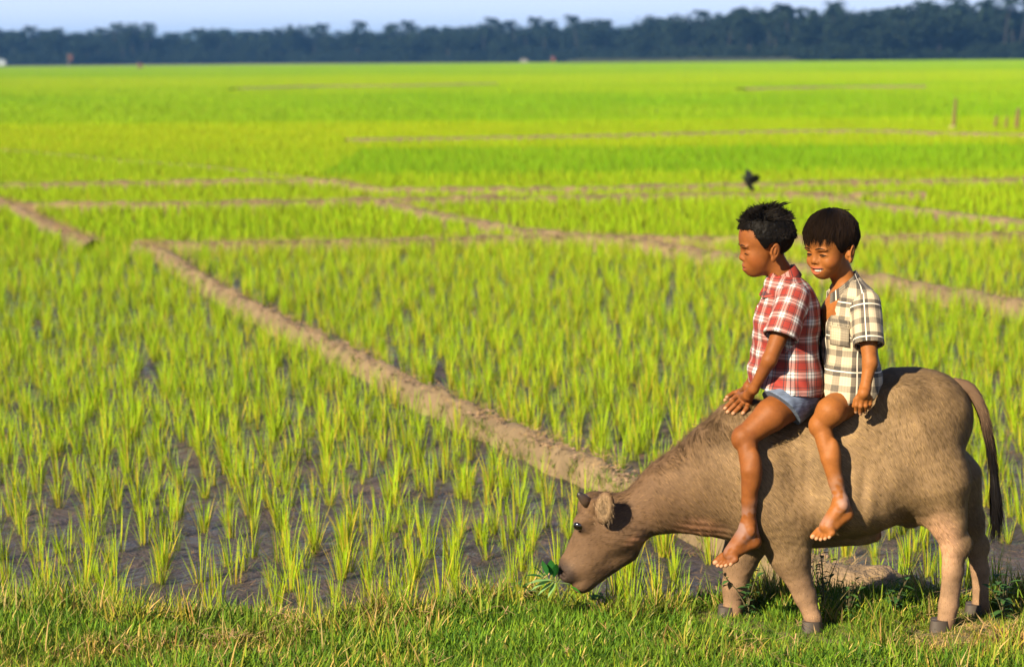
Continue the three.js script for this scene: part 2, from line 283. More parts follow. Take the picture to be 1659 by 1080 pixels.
{
  const hills = [];
  const spx = 0.126;
  for (let z = -0.42; z > -62; z -= z > -4 ? 0.185 : 0.155) {
    const half = 0.2195 * (7 - z) * 2.0 + 1.6;
    for (let x = -half; x < half; x += spx) {
      const hx = x + gs() * 0.07 + 0.03 * Math.sin(z * 3), hz = z + gs() * 0.07;
      const depth = 7 - hz, gap = dikeGap(hx, hz); if (gap < (depth > 20 ? 0.05 : 0.07)) continue;
      if (hz > BANK_EDGE(hx) - 0.11 - 0.08 * rnd()) continue;
      const miss = 0.10 + 0.16 * smooth(0.1, 0.6, noise(hx * 0.8, 6, hz * 0.8)); if (rnd() < (depth < 11.5 ? miss + 0.12 : miss * 0.7)) continue;
      const s = (depth < 11 ? rr(0.58, 1.06) : rr(0.68, 1.06)) * (depth > 30 ? 1.05 : 1);
      hills.push([hx, MUD - 0.005, hz, rr(-0.7, 0.7), s, s * rr(0.85, 1.12), fieldTint(hx, hz), gs() * 0.06, gs() * 0.06]);
    }
  }
  // the 300 that show largest stand as plants of their own
  const seen = hills.filter((h) => { const p = V(h[0], h[1] + 0.12, h[2]).project(camera); return Math.abs(p.x) < 0.985 && p.y > -1 && !(p.x > 0.3 && p.x < 0.93 && h[2] > -1.6); }).sort((a, b) => b[2] - a[2]).slice(0, 300), own = new Set(seen);
  const mats = new Map();
  for (const h of seen) {
    const m = new THREE.Mesh(riceG[Math.floor(rnd() * riceG.length)], leafMat);
    m.position.set(h[0], h[1], h[2]); m.rotation.set(h[7], h[3], h[8]); m.scale.set(h[4], h[5], h[4]);
    const q = V(h[0], h[1], h[2]).project(camera), where = q.x > 0.3 ? 'by the buffalo' : q.x < -0.6 ? 'at the left edge' : q.x < -0.1 ? 'left of the middle' : 'left of the buffalo', near = h[2] > -1.05;
    tag(top('rice_plant', m), (near ? 'young rice plant close against the grass bank ' : 'young rice plant standing in open mud behind the bank ') + where, 'rice plant', (near ? 'rice plants against the bank ' : 'rice plants behind the bank ') + where);
  }
  const rest = hills.filter((h) => !own.has(h)), crop = new THREE.Group(), bins = riceG.map(() => []), mids = riceMid.map(() => []);
  for (const h of rest) (7 - h[2] < 24 ? bins[Math.floor(rnd() * bins.length)] : mids[Math.floor(rnd() * mids.length)]).push(h);
  bins.forEach((b, k) => inst('rice_clumps', riceG[k], leafMat, b, crop)); mids.forEach((b, k) => inst('rice_clumps', riceMid[k], leafMat, b, crop));
  // farther back the crop closes up: tufts of several hills each
  const patchG = []; for (let q = 0; q < 3; q++) { const m = new MB(); for (let b = 0; b < 240; b++) { const y = rnd() < 0.15; m.blade(rr(-1, 1), 0, rr(-1, 1), rr(0, 6.28), rr(0, 0.35), rr(0, 0.5), rr(0.16, 0.28), 0.026, [0.22, 0.28, 0.01], y ? [0.3, 0.32, 0.02] : mixc([0.16, 0.36, 0.002], [0.27, 0.44, 0.003], rnd()), 1); } patchG.push(m.geo()); }
  const pl = [[], [], []];
  for (let z = -55; z > -640; z -= z > -200 ? 1.5 : 1.9) { const depth = 7 - z, half = 0.2195 * depth * 2.1 + 4; for (let x = -half; x < half; x += 1.8) { const hx = x + rr(-0.3, 0.3), hz = z + rr(-0.3, 0.3), far = depth > 480 + 60 * noise(hx * 0.01, 1, 0); if (far && depth > 600) continue; if (dikeGap(hx, hz) < 0.25) continue; pl[Math.floor(rnd() * 3)].push([hx, MUD, hz, rr(0, 6.28), 1, rr(0.85, 1.2), fieldTint(hx, hz)]); } }
  pl.forEach((b, k) => inst('rice_tufts', patchG[k], leafMat, b, crop));
  tag(top('rice_crop', crop), 'young rice standing in the paddies all the way back', 'rice', null, 'stuff');
  console.log('hills', hills.length, 'patches', pl.map((b) => b.length));
}
// ---- cropped grass, taller tufts and straw on the bank
{
  const greens = [[0.085, 0.165, 0.015], [0.12, 0.21, 0.016], [0.17, 0.25, 0.02], [0.24, 0.24, 0.035], [0.055, 0.115, 0.015]];
  const tuft = (n, lo, hi, w, spread, dry) => { const m = new MB(); for (let b = 0; b < n; b++) { const d = rnd() < dry, c = d ? mixc([0.42, 0.32, 0.14], [0.30, 0.21, 0.08], rnd()) : greens[Math.floor(rnd() * 5)]; m.blade(rr(-0.035, 0.035), -0.008, rr(-0.035, 0.035), rr(0, 6.28), rr(0, spread), rr(0.1, 1.1), rr(lo, hi), w * rr(0.6, 1.3), mixc(c, [0.16, 0.15, 0.04], 0.3), c, 3, rr(-0.8, 0.8)); } return m.geo(); };
  const shortG = [0, 1, 2, 3, 4].map((k) => tuft(20, 0.018, 0.07, 0.0042, 1.0, [0.03, 0.06, 0.12, 0.4, 0.65][k])), longG = [0, 1, 2, 3].map((k) => tuft(9, 0.07, 0.2, 0.0055, 0.5, [0.05, 0.1, 0.2, 0.6][k]));
  const grass = new THREE.Group(), bins = shortG.map(() => []), lb = longG.map(() => []);
  const feet = [[1320, 0.10], [1183, -0.095], [1528, 0.10], [1584, -0.10]].map(([px, z]) => [P(px, 1040, z).x, z]), trod = (x, z) => { let k = 1; for (const [fx, fz] of feet) if (Math.abs(x - fx) < 0.13 && z > fz - 0.08 && z < fz + 0.3) k = Math.min(k, 0.42); return k; };
  const free = (x, z) => !(z < -0.12 && dikeGap(x, z) < 0.05 + 0.1 * noise(x * 4, 2, z * 4));
  for (let n = 0; n < 46000; n++) {
    const x = rr(-4.2, 4.6), z = rr(-0.75, 1.3); const pz = BANK_EDGE(x); if (z < pz - 0.18 + 0.14 * noise(x * 6, 4, 4)) continue;
    const bare = fbm(x * 1.9, 9, z * 1.9); if (rnd() < smooth(0.1, 0.7, bare) * 0.9 || !free(x, z)) continue;
    const dryness = 0.3 * smooth(0.8, 1.3, x) * smooth(0.6, 0.2, z) + 0.75 * smooth(0.0, 0.6, noise(x * 1.3 + 4, 2, z * 2.2) + 0.5 * noise(x * 5, 3, z * 5)), s = rr(0.55, 1.3) * (1 + 0.45 * noise(x * 3, 6, z * 3)) * trod(x, z); bins[Math.min(4, Math.floor(rnd() * 3 + dryness * 2.6))].push([x, bankH(x, z), z, rr(0, 6.28), s, s * rr(0.8, 1.25), mixc(mixc([0.5, 0.78, 0.8], [1.5, 1.5, 1], rnd()), [1.35, 0.95, 1.0], dryness * 0.7), gs() * 0.2, gs() * 0.2]);
  }
  for (let n = 0; n < 5700; n++) {
    const x = rr(-4.2, 4.6), z = BANK_EDGE(x) + (rnd() < 0.62 ? rr(-0.26, 0.14) : rr(-0.1, 1.2)); if (!free(x, z) || noise(x * 1.6, 12, z * 1.6) < -0.15 || trod(x, z) < 1) continue;
    lb[Math.floor(rnd() * 4)].push([x, bankH(x, z), z, rr(0, 6.28), rr(0.6, 1.1), rr(0.35, 1.05), mixc([0.7, 0.85, 0.9], [1.5, 1.25, 1], rnd()), gs() * 0.25, gs() * 0.25]);
  }
  bins.forEach((b, k) => inst('grass_tufts', shortG[k], grassMat, b, grass)); lb.forEach((b, k) => inst('tall_grass', longG[k], grassMat, b, grass));
  tag(top('bank_grass', grass), 'short green grass on the bank under the buffalo', 'grass', null, 'stuff');
  const straw = new MB(); for (let b = 0; b < 7; b++) { const c = mixc([0.38, 0.28, 0.12], [0.22, 0.14, 0.06], rnd()), a = rr(0, 6.28); straw.blade(rr(-0.05, 0.05), rr(0.004, 0.02), rr(-0.05, 0.05), a, rr(1.3, 1.62), rr(-0.15, 0.25), rr(0.04, 0.10), rr(0.0022, 0.0045), c, c, 2); }
  const sg = straw.geo(), sl = [];
  for (let n = 0; n < 3600; n++) { const x = rr(-4.2, 4.6), z = rr(-0.6, 1.3), b = Math.max(fbm(x * 1.9, 9, z * 1.9), noise(x * 1.3 + 4, 2, z * 2.2) + 0.5 * noise(x * 5, 3, z * 5)); if (rnd() > 0.06 + 0.6 * smooth(0, 0.6, b)) continue; sl.push([x, bankH(x, z) + rr(0.005, 0.05), z, rr(0, 6.28), rr(0.5, 1.1), 1, [1, 1, 1], gs() * 0.3, gs() * 0.3]); }
  const onDike = []; for (const d of DK.slice(0, 6)) for (let n = 0; n < Math.min(1400, d.len * 45); n++) { const t = d.q.getPoint(rnd()), a = rr(-1, 1) * d.w * 1.2; onDike.push([t.x + a, t.y + 0.005, t.z + rr(-0.1, 0.1), rr(0, 6.28), rr(0.5, 1), 1, [1, 0.95, 0.9], gs() * 0.2, gs() * 0.2]); }
  const inMud = []; for (let n = 0; n < 2600; n++) { const x = rr(-3.5, 3.5), z = rr(-7, -0.7); inMud.push([x, MUD + 0.012, z, rr(0, 6.28), rr(0.4, 0.9), 1, [0.62, 0.55, 0.5], gs() * 0.1, gs() * 0.1]); }
  const lit = new THREE.Group(); inst('straw_bits', sg, dryMat, [...sl, ...onDike, ...inMud], lit);
  tag(top('straw_litter', lit), 'dry straw scattered over bank, dike and mud', 'straw', null, 'stuff');
  // dike grass and clods
  const dg = []; for (const [q, cnt] of [[0, 1500], [1, 260], [2, 300], [3, 300], [4, 600], [5, 300]]) for (let n = 0; n < cnt; n++) { const d = DK[q], t = d.q.getPoint(rnd()), a = (rnd() < 0.5 ? -1 : 1) * rr(0.55, 1.5) * d.w; dg.push([t.x + a, t.y - 0.1 * Math.pow(Math.abs(a) / d.w, 2), t.z, rr(0, 6.28), rr(0.6, 1.2), rr(0.6, 1.4), [1, 1, 1], 0, 0]); }
  const dgr = new THREE.Group(); inst('grass_tufts', shortG[1], grassMat, dg, dgr); tag(top('dike_grass', dgr), 'thin grass along the edges of the dikes', 'grass', null, 'stuff');
  const cg = new THREE.IcosahedronGeometry(0.022, 1); { const p = cg.attributes.position; for (let i = 0; i < p.count; i++) { const k = 1 + 0.35 * noise(p.getX(i) * 60, p.getY(i) * 60, p.getZ(i) * 60); p.setXYZ(i, p.getX(i) * k, p.getY(i) * k * 0.7, p.getZ(i) * k); } cg.computeVertexNormals(); }
  const cl = []; for (const d of DK.slice(0, 5)) for (let n = 0; n < Math.min(1500, d.len * 60); n++) { const t = d.q.getPoint(rnd()), a = gs() * d.w; const k = rr(0.14, 0.24); cl.push([t.x + a, t.y - 0.004, t.z + gs() * 0.1, rr(0, 6.28), rr(0.15, 0.6), rr(0.15, 0.5), [k, k * 0.68, k * 0.45], 0, 0]); }
  const clg = new THREE.Group(); inst('clods', cg, mat([1, 1, 1], 0.95), cl, clg); tag(top('earth_clods', clg), 'small dry clods lying on the dikes', 'soil', null, 'stuff');
}
// ---------------------------------------------------------------- the buffalo calf
const R = (px) => px * U;
const hideMat = vmat(0.72, { specularIntensity: 0.3 });
const ZA = V(0, 0, 1), rotZ = (deg) => new THREE.Quaternion().setFromAxisAngle(ZA, deg * Math.PI / 180);
const bufPrims = [];
{
  const b = (pr) => bufPrims.push(pr);
  // trunk: withers, barrel, loin, pelvis
  b(cone(P(1208, 766, 0), P(1320, 764, 0), R(107), R(101), 0.05, 1.28));
  b(cone(P(1320, 764, 0), P(1425, 738, 0), R(101), R(108), 0.05, 1.14));
  b(cone(P(1425, 730, 0), P(1490, 682, 0), R(108), R(85), 0.05, 1.1));
  b(cone(P(1480, 680, 0), P(1518, 664, 0), R(83), R(50), 0.05, 1.0));
  b(ell(P(1445, 640, 0), [R(66), R(36), 0.085], 0.05));                      // hip ridge
  b(ell(P(1212, 674, 0), [R(48), R(26), 0.07], 0.05));                      // withers
  b(ell(P(1365, 806, 0.0), [R(92), R(60), 0.195], 0.06));                    // belly
  // neck
  b(cone(P(1165, 772, 0), P(1100, 798, 0), R(80), R(58), 0.05, 1.4));
  b(cone(P(1100, 798, 0), P(1025, 833, 0), R(59), R(41), 0.05, 1.3));
  b(ell(P(1150, 838, 0), [R(55), R(27), 0.06], 0.04));                      // dewlap and brisket
  b(ell(P(1215, 848, 0), [R(44), R(28), 0.09], 0.05));
  // head
  b(cone(P(986, 851, 0), P(939, 914, 0), R(51), R(33), 0.03, 1.25));
  b(ell(P(1008, 862, 0), [R(40), R(33), 0.078], 0.04, rotZ(25)));             // cheeks
  b(ell(P(962, 818, 0), [R(25), R(20), 0.066], 0.03));                       // forehead
  b(ell(P(958, 905, 0), [R(42), R(26), 0.052], 0.03, rotZ(48)));
  b(ell(P(926, 922, 0), [R(26), R(19), 0.054], 0.02, rotZ(48)));               // muzzle
  b(ell(P(944, 943, 0), [R(21), R(14), 0.040], 0.012, rotZ(35)));              // lower lip
  b(cone(P(948, 940, 0), P(1015, 893, 0), R(15), R(20), 0.03, 1.0));         // jaw
  b(cut(ell(P(922, 947, 0.0), [R(20), R(3.2), 0.07], 0.008, rotZ(-32))));       // mouth line
  for (const s of [1, -1]) {
    b(cut(ell(P(911, 929, 0.036 * s), [R(8), R(4.5), 0.018], 0.008, rotZ(-40))));// nostrils
    b(ell(P(945, 847, 0.048 * s), [R(17), R(15), 0.020], 0.02));              // brow and eye rim
        // ears: short leaf shapes opening to the side
    b(cone(P(968, 818, 0.062 * s), P(980, 818, 0.10 * s), R(12), R(14), 0.015));
    const eq = new THREE.Quaternion().setFromEuler(new THREE.Euler(0, s * -0.55, -0.18));
    b(ell(P(980, 823, 0.112 * s), [R(17), R(28), 0.024], 0.012, eq));
    b(cut(ell(P(975, 825, 0.139 * s), [R(9), R(19), 0.020], 0.010, eq)));
    b(ell(P(950, 841, 0.050 * s), [R(16), R(6), 0.020], 0.012, rotZ(-20)));
    // shoulder
    b(ell(P(1245, 800, 0.095 * s), [R(60), R(88), 0.085], 0.06, rotZ(18)));
    // haunch
    b(ell(P(1503, 742, 0.08 * s), [R(53), R(86), 0.088], 0.05, rotZ(12)));
    b(ell(P(1455, 648, 0.10 * s), [R(34), R(22), 0.045], 0.06, rotZ(20)));      // hip bone
    b(ell(P(1548, 668, 0.065 * s), [R(16), R(16), 0.03], 0.04));               // pin bone
    b(cut(ell(P(1432, 712, 0.238 * s), [R(34), R(56), 0.07], 0.10)));             // hollow of the flank
    b(cut(ell(P(1303, 775, 0.243 * s), [R(14), R(90), 0.07], 0.07)));
    b(cone(P(1222, 680, 0.075 * s), P(1232, 800, 0.125 * s), R(16), R(20), 0.05));    // shoulder blade            // behind the shoulder
  }
  b(cone(P(1290, 868, 0), P(1400, 868, 0), R(20), R(12), 0.05));
  b(cone(P(1392, 866, 0), P(1418, 868, 0), R(14), R(9), 0.02));                 // navel fold
  // near foreleg
  const leg = (list, k = 0.012, sq = 1.12) => { for (let i = 1; i < list.length; i++) b(cone(P(list[i - 1][0], list[i - 1][1], list[i - 1][2]), P(list[i][0], list[i][1], list[i][2]), R(list[i - 1][3]), R(list[i][3]), i === 1 ? 0.06 : i === 2 ? 0.03 : k, sq)); };
  leg([[1264, 835, 0.10, 48], [1280, 900, 0.105, 30], [1304, 963, 0.10, 17.5], [1317, 1000, 0.10, 12.5], [1323, 1030, 0.10, 13], [1320, 1046, 0.10, 21]]);
  leg([[1225, 840, -0.10, 50], [1200, 900, -0.10, 28], [1191, 950, -0.10, 20.5], [1187, 990, -0.095, 15.5], [1184, 1018, -0.095, 14], [1182, 1034, -0.095, 20]]);
  // near hind leg, hock at the back
  leg([[1522, 790, 0.10, 52], [1534, 840, 0.10, 30], [1546, 885, 0.105, 21], [1544, 925, 0.105, 16.5], [1537, 980, 0.10, 14], [1529, 1030, 0.10, 14], [1528, 1052, 0.10, 21]]);
  b(ell(P(1562, 882, 0.105), [R(14), R(18), 0.022], 0.02));
  leg([[1545, 780, -0.10, 50], [1568, 840, -0.10, 26], [1583, 885, -0.10, 18.5], [1589, 925, -0.10, 15.5], [1589, 980, -0.10, 14], [1587, 1015, -0.10, 13.5], [1583, 1034, -0.10, 19]]);
  b(ell(P(1592, 884, -0.10), [R(12), R(16), 0.018], 0.02));
  b(cone(P(1500, 830, 0.06), P(1475, 845, 0.02), R(18), R(10), 0.04));         // flank fold
}
const bufBase = field(bufPrims);
const ribs = (x, y, z) => 0.004 * noise(x * 9, y * 5, z * 4) + 0.0022 * Math.sin((x - 0.15 * y) * 105) * smooth(0.86, 0.95, x) * smooth(1.14, 1.02, x) * smooth(0.25, 0.33, y) * smooth(0.58, 0.48, y);
const neckA = P(1040, 870, 0.05), bufF = (x, y, z) => {
  let d = bufBase(x, y, z); if (d > 0.06 || d < -0.06) return d;
  d += ribs(x, y, z) + 0.0008 * noise(x * 60, y * 60, z * 60);
  const w = smooth(0.40, 0.20, Math.abs(x - 0.55)) * smooth(0.24, 0.28, y) * smooth(0.38, 0.30, y);      // skin creases under the neck
  if (w > 0) d += w * 0.0013 * Math.max(0, noise(x * 9, 1, z * 9) + 0.35) * Math.sin((y + 0.22 * (x - 0.5) + 0.03 * noise(x * 6, y * 4, z * 6)) * 290);
  return d;
};
function hug(px, py, clear, z0 = 0.5) {   // point on the line of sight through (px, py) that clears the hide by that much
  let z = z0; for (let i = 0; i < 400; i++) { const p = P(px, py, z); const d = bufBase(p.x, p.y, p.z); if (d <= clear) break; z -= Math.max(0.0005, (d - clear) * 0.5); if (z < -0.2) break; } return P(px, py, z);
}
const calf = new THREE.Group(); calf.name = numbered('buffalo_calf');
const calfBase = V(P(1390, 1040, 0).x, 0, 0); calf.position.copy(calfBase); scene.add(calf);
tag(calf, 'grey-brown water buffalo calf grazing on the bank with two boys on its back', 'buffalo');
{
  const g = netMesh(bufF, [0.08, -0.06, -0.3], [1.48, 0.9, 0.3], 0.0065);
  const pxy = (x, y) => [x * 540 + 829.5, 0];
  const earC = [P(979, 823, 0.13), P(979, 823, -0.13)], muz = P(907, 929, 0), nose2 = P(922, 950, 0), legY = 0.32;
  const hornB = P(948, 812, 0);
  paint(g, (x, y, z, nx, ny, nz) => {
    const n = noise(x * 7, y * 7, z * 7), n2 = noise(x * 40, y * 40, z * 40), n4 = noise(x * 15 + 5, y * 12, z * 15), k = 1 + 0.22 * n + 0.14 * n2 + 0.18 * n4;
    let c = mixc([0.125, 0.082, 0.044], [0.185, 0.124, 0.068], 0.5 + 0.5 * noise(x * 3, y * 3, z * 3));
    const px = x * 540 + 829.5;                                            // head and neck are browner
    c = mixc(c, [0.088, 0.051, 0.030], smooth(0.85, 0.40, x) * 0.85);
    const leg = smooth(0.26, 0.12, y) * (x > 0.6 ? 1 : 0); c = mixc(c, [0.235, 0.145, 0.09], leg * (0.75 + 0.45 * noise(x * 12, y * 9, z * 12)));
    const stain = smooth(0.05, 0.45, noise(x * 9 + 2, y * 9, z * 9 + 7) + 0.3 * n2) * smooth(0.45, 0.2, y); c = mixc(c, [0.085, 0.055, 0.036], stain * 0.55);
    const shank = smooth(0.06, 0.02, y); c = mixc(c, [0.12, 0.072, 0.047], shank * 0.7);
    const inner = smooth(0.09, 0.02, Math.hypot(x - P(1510, 870, 0).x, (y - P(1510, 870, 0).y) * 0.6)) * (z > 0 ? 1 : 0); c = mixc(c, [0.37, 0.22, 0.14], inner * 0.95);
    const thro = smooth(0.07, 0.02, Math.hypot((x - P(1130, 856, 0).x) * 0.6, y - P(1130, 856, 0).y)); c = mixc(c, [0.22, 0.11, 0.065], thro * 0.7);
    const jawp = smooth(0.05, 0.015, Math.hypot(x - P(1030, 874, 0).x, (y - P(1030, 874, 0).y) * 1.3)); c = mixc(c, [0.27, 0.14, 0.08], jawp * 0.8);
    const nav = smooth(0.05, 0.02, Math.hypot(x - P(1440, 874, 0).x, y - P(1440, 874, 0).y)); c = mixc(c, [0.35, 0.12, 0.075], nav * 0.7);
    const md = Math.hypot(x - muz.x, y - muz.y); c = mixc(c, [0.035, 0.024, 0.02], smooth(0.060, 0.032, md + 0.006 * n2) * 0.95);
    const lip = Math.hypot(x - nose2.x, y - nose2.y); c = mixc(c, [0.12, 0.06, 0.04], smooth(0.03, 0.012, lip) * 0.6);
    const jd = smooth(0.03, 0.012, Math.hypot((x - P(985, 925, 0).x) * 0.55 + (y - P(985, 925, 0).y) * 0.45, (y - P(985, 925, 0).y) * 1.2)); c = mixc(c, [0.06, 0.035, 0.022], jd * 0.75 * smooth(0.06, 0.0, 0.0));
    for (const e of earC) { const d = Math.hypot((x - e.x) * 1.7, y - e.y, (z - e.z) * 1.2); c = mixc(c, [0.24, 0.165, 0.095], smooth(0.055, 0.02, d) * (0.7 + 0.5 * n2)); }
    const ed = Math.hypot(x - P(937, 850, 0).x, y - P(937, 850, 0).y); if (Math.abs(z) > 0.03) c = mixc(c, [0.05, 0.03, 0.022], smooth(0.022, 0.013, ed) * 0.9);
    return [c[0] * k, c[1] * k, c[2] * k];
  });
  g.translate(-calfBase.x, -calfBase.y, -calfBase.z);
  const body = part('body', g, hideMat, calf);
  const loc = (p) => p.clone().sub(calfBase);
  // eyes and stubby horns
  for (const s of [1, -1]) {
    const e = new THREE.SphereGeometry(0.0172, 24, 16); const o = loc(P(938, 851, 0.0545 * s)); part('eye', e.scale(1, 0.9, 0.8).translate(o.x, o.y, o.z), mat([0.006, 0.004, 0.003], 0.12, { clearcoat: 1, clearcoatRoughness: 0.05 }), calf);
    const m = new MB(); const hp = [[952, 815, 0.050], [946, 808, 0.062], [942, 804, 0.068], [938, 800, 0.071], [936.5, 798, 0.071]].map((q) => loc(P(q[0], q[1], q[2] * s)));
    m.tube(hp, [0.0165, 0.0155, 0.0125, 0.0095, 0.004], 14, [[0.10, 0.07, 0.045], [0.08, 0.05, 0.035], [0.05, 0.035, 0.03], [0.018, 0.014, 0.012], [0.012, 0.01, 0.009]]); part('horn', m.geo(), vmat(0.5), calf);
  }
  // hooves
  for (const [px, py, z, r] of [[1318, 1052, 0.10, 0.043], [1180, 1038, -0.095, 0.039], [1525, 1060, 0.10, 0.043], [1580, 1038, -0.10, 0.039]]) for (const s of [1, -1]) {
    const o = loc(P(px - 3, py, z + s * 0.017)); o.y = 0.0;
    const h = new THREE.CylinderGeometry(r * 0.5, r * 0.62, 0.045, 18, 3); h.scale(1.25, 1, 0.8); h.translate(o.x, o.y + 0.018, o.z); part('hoof', h, mat([0.045, 0.035, 0.03], 0.6), calf);
  }
  // tail with a dark switch
  const tp = [[1545, 626, 0.0], [1570, 630, 0.01], [1588, 656, 0.02], [1601, 700, 0.03], [1609, 750, 0.035], [1613, 800, 0.04], [1615, 835, 0.04], [1614, 858, 0.04]].map((q) => loc(P(...q)));
  const tc = new THREE.CatmullRomCurve3(tp), tm = new MB(), TP = tc.getSpacedPoints(28), tr = TP.map((_, i) => { const t = i / 28; return t < 0.15 ? 0.028 - 0.06 * t : t < 0.65 ? 0.019 - 0.02 * (t - 0.15) : 0.010 + 0.007 * Math.sin((t - 0.65) / 0.35 * 3.14); });
  tm.tube(TP, tr, 14, TP.map((_, i) => mixc([0.10, 0.062, 0.038], [0.004, 0.003, 0.003], smooth(0.12, 0.5, i / 28)))); const tail = part('tail', tm.geo(), hideMat, calf);
  // coat: short hairs lying back and down
  const hm = new MB(), p = g.attributes.position, nn = g.attributes.normal, cc = g.attributes.color, N = 125000;
  const nv = V(0, 0, 0), d = V(0, 0, 0), sd = V(0, 0, 0);
  for (let q = 0; q < N; q++) {
    const i = Math.floor(rnd() * p.count), x = p.getX(i), y = p.getY(i), z = p.getZ(i), wx = x + calfBase.x; nv.set(nn.getX(i), nn.getY(i), nn.getZ(i));
    if (z < -0.05 && nv.z < -0.3 && rnd() < 0.8) continue;
    const head = wx < 0.42, muzzle = wx < 0.22; if (muzzle && rnd() < 0.6) continue;
    if (head && rnd() < 0.1) continue;
    const sw = noise(wx * 3.2, y * 3.2, z * 3.2) * 0.75, clump = noise(wx * 26 + y * 14, y * 12, z * 26);
    d.set(0.62 + 0.5 * sw, head ? 0.3 : -0.85 + 0.5 * sw, gs() * 0.12); if (y < 0.25 && wx > 0.6) d.set(0.15 + gs() * 0.3, -1, gs() * 0.3);
    if (nv.y > 0.75) d.set(1, 0, gs() * 0.5);
    d.x += gs() * 0.14 + 0.12 * clump; d.y += gs() * 0.14;
    d.addScaledVector(nv, -d.dot(nv)).normalize();
    const crest = nv.y > 0.55 && wx < 0.85, len = rr(0.009, 0.024) * (head ? 0.55 : 1) * (crest ? 1.6 : 1) * (wx > 0.6 ? 0.3 + 0.7 * smooth(0.15, 0.40, y) : 1), lift = crest ? rr(0.3, 1.0) : rr(0.05, 0.17);
    d.addScaledVector(nv, lift).normalize(); sd.crossVectors(d, nv).normalize();
    const w = rr(0.00025, 0.00045), t = rnd(), k = (t < 0.3 ? 0.5 : t > 0.80 ? 1.75 : 1.0) * (1 + 0.3 * clump), cr = Math.min(0.62, cc.getX(i) * k), cg2 = Math.min(0.48, cc.getY(i) * k), cb = Math.min(0.3, cc.getZ(i) * k * 0.85);
    const a = hm.v(x - sd.x * w, y - sd.y * w, z - sd.z * w, [cr, cg2, cb]), b = hm.v(x + sd.x * w, y + sd.y * w, z + sd.z * w, [cr, cg2, cb]);
    const mx = x + d.x * len * 0.55, my = y + d.y * len * 0.55, mz = z + d.z * len * 0.55; d.addScaledVector(nv, -0.25).normalize(); d.y -= 0.15;
    const c1 = hm.v(mx + sd.x * w * 0.8, my + sd.y * w * 0.8, mz + sd.z * w * 0.8, [cr, cg2, cb]), c0 = hm.v(mx - sd.x * w * 0.8, my - sd.y * w * 0.8, mz - sd.z * w * 0.8, [cr, cg2, cb]);
    const e = hm.v(mx + d.x * len * 0.45, my + d.y * len * 0.45, mz + d.z * len * 0.45, [cr, cg2, cb]);
    hm.quad(a, b, c1, c0); hm.tri(c0, c1, e);
  }
  // tail hair
  for (let q = 0; q < 1500; q++) { const t = rr(0.08, 1), a = rr(0, 6.28), o = tc.getPointAt(t), dd = tc.getTangentAt(Math.min(1, t)), r = tr[Math.round(t * 28)], dark = smooth(0.15, 0.5, t + gs() * 0.1), c = mixc([0.12, 0.075, 0.045], [0.004, 0.003, 0.003], dark), l = rr(0.015, 0.03) * (1 + dark * 1.2), side = V(Math.cos(a), 0, Math.sin(a)); o.addScaledVector(side, r * 0.95); const e = o.clone().addScaledVector(dd, l).addScaledVector(side, l * 0.18 * rnd()); const w = 0.0009; const i0 = hm.v(o.x - w, o.y, o.z, c), i1 = hm.v(o.x + w, o.y, o.z, c), i2 = hm.v(e.x, e.y, e.z, c); hm.tri(i0, i1, i2); }
  // pale hairs of the ears
  for (const s of [1, -1]) for (let q = 0; q < 420; q++) { const o = loc(P(979 + gs() * 13, 822 + gs() * 22, (0.118 + 0.018 * rnd()) * s)), l = rr(0.008, 0.019), e = o.clone().add(V(gs() * 0.35 + 0.25, rr(-1.1, 0.0), 0.35 * s).normalize().multiplyScalar(l)), c = mixc([0.33, 0.235, 0.14], [0.09, 0.06, 0.035], rnd()), w = 0.0005; const i0 = hm.v(o.x - w, o.y, o.z, c), i1 = hm.v(o.x + w, o.y, o.z, c), i2 = hm.v(e.x, e.y, e.z, c); hm.tri(i0, i1, i2); }
  const coat = part('coat_hair', hm.geo(), vmat(0.6, { side: THREE.DoubleSide, specularIntensity: 0.2 }), calf); coat.userData.kind = 'stuff';
}
// ---------------------------------------------------------------- the two boys
const skinBump = pixels(256, 256, (u, v, i, j) => { const k = 128 + 70 * noise(i * 0.31, j * 0.31, 2) + 40 * noise(i * 0.9, j * 0.9, 5); return [k, k, k]; }, false);
const skinMat = vmat(0.56, { specularIntensity: 0.32 });
const pl = (pts, x) => { if (x <= pts[0][0]) return pts[0][1]; for (let i = 1; i < pts.length; i++) if (x <= pts[i][0]) return pts[i - 1][1] + (pts[i][1] - pts[i - 1][1]) * (x - pts[i - 1][0]) / (pts[i][0] - pts[i - 1][0]); return pts[pts.length - 1][1]; };
function frame(origin, yaw, pitch, roll, s) {   // head axes: x to the face, y up, z to the right ear
  const f = V(-Math.cos(yaw), 0, Math.sin(yaw)), u = V(0, 1, 0), r = f.clone().cross(u), q = new THREE.Quaternion().setFromRotationMatrix(new THREE.Matrix4().makeBasis(f, u, r));
  q.multiply(new THREE.Quaternion().setFromEuler(new THREE.Euler(roll, 0, pitch)));
  const qi = q.clone().invert();
  return { q, s, o: origin, w: (x, y, z) => V(x * s, y * s, z * s).applyQuaternion(q).add(origin), l: (x, y, z) => V(x - origin.x, y - origin.y, z - origin.z).applyQuaternion(qi).divideScalar(s) };
}
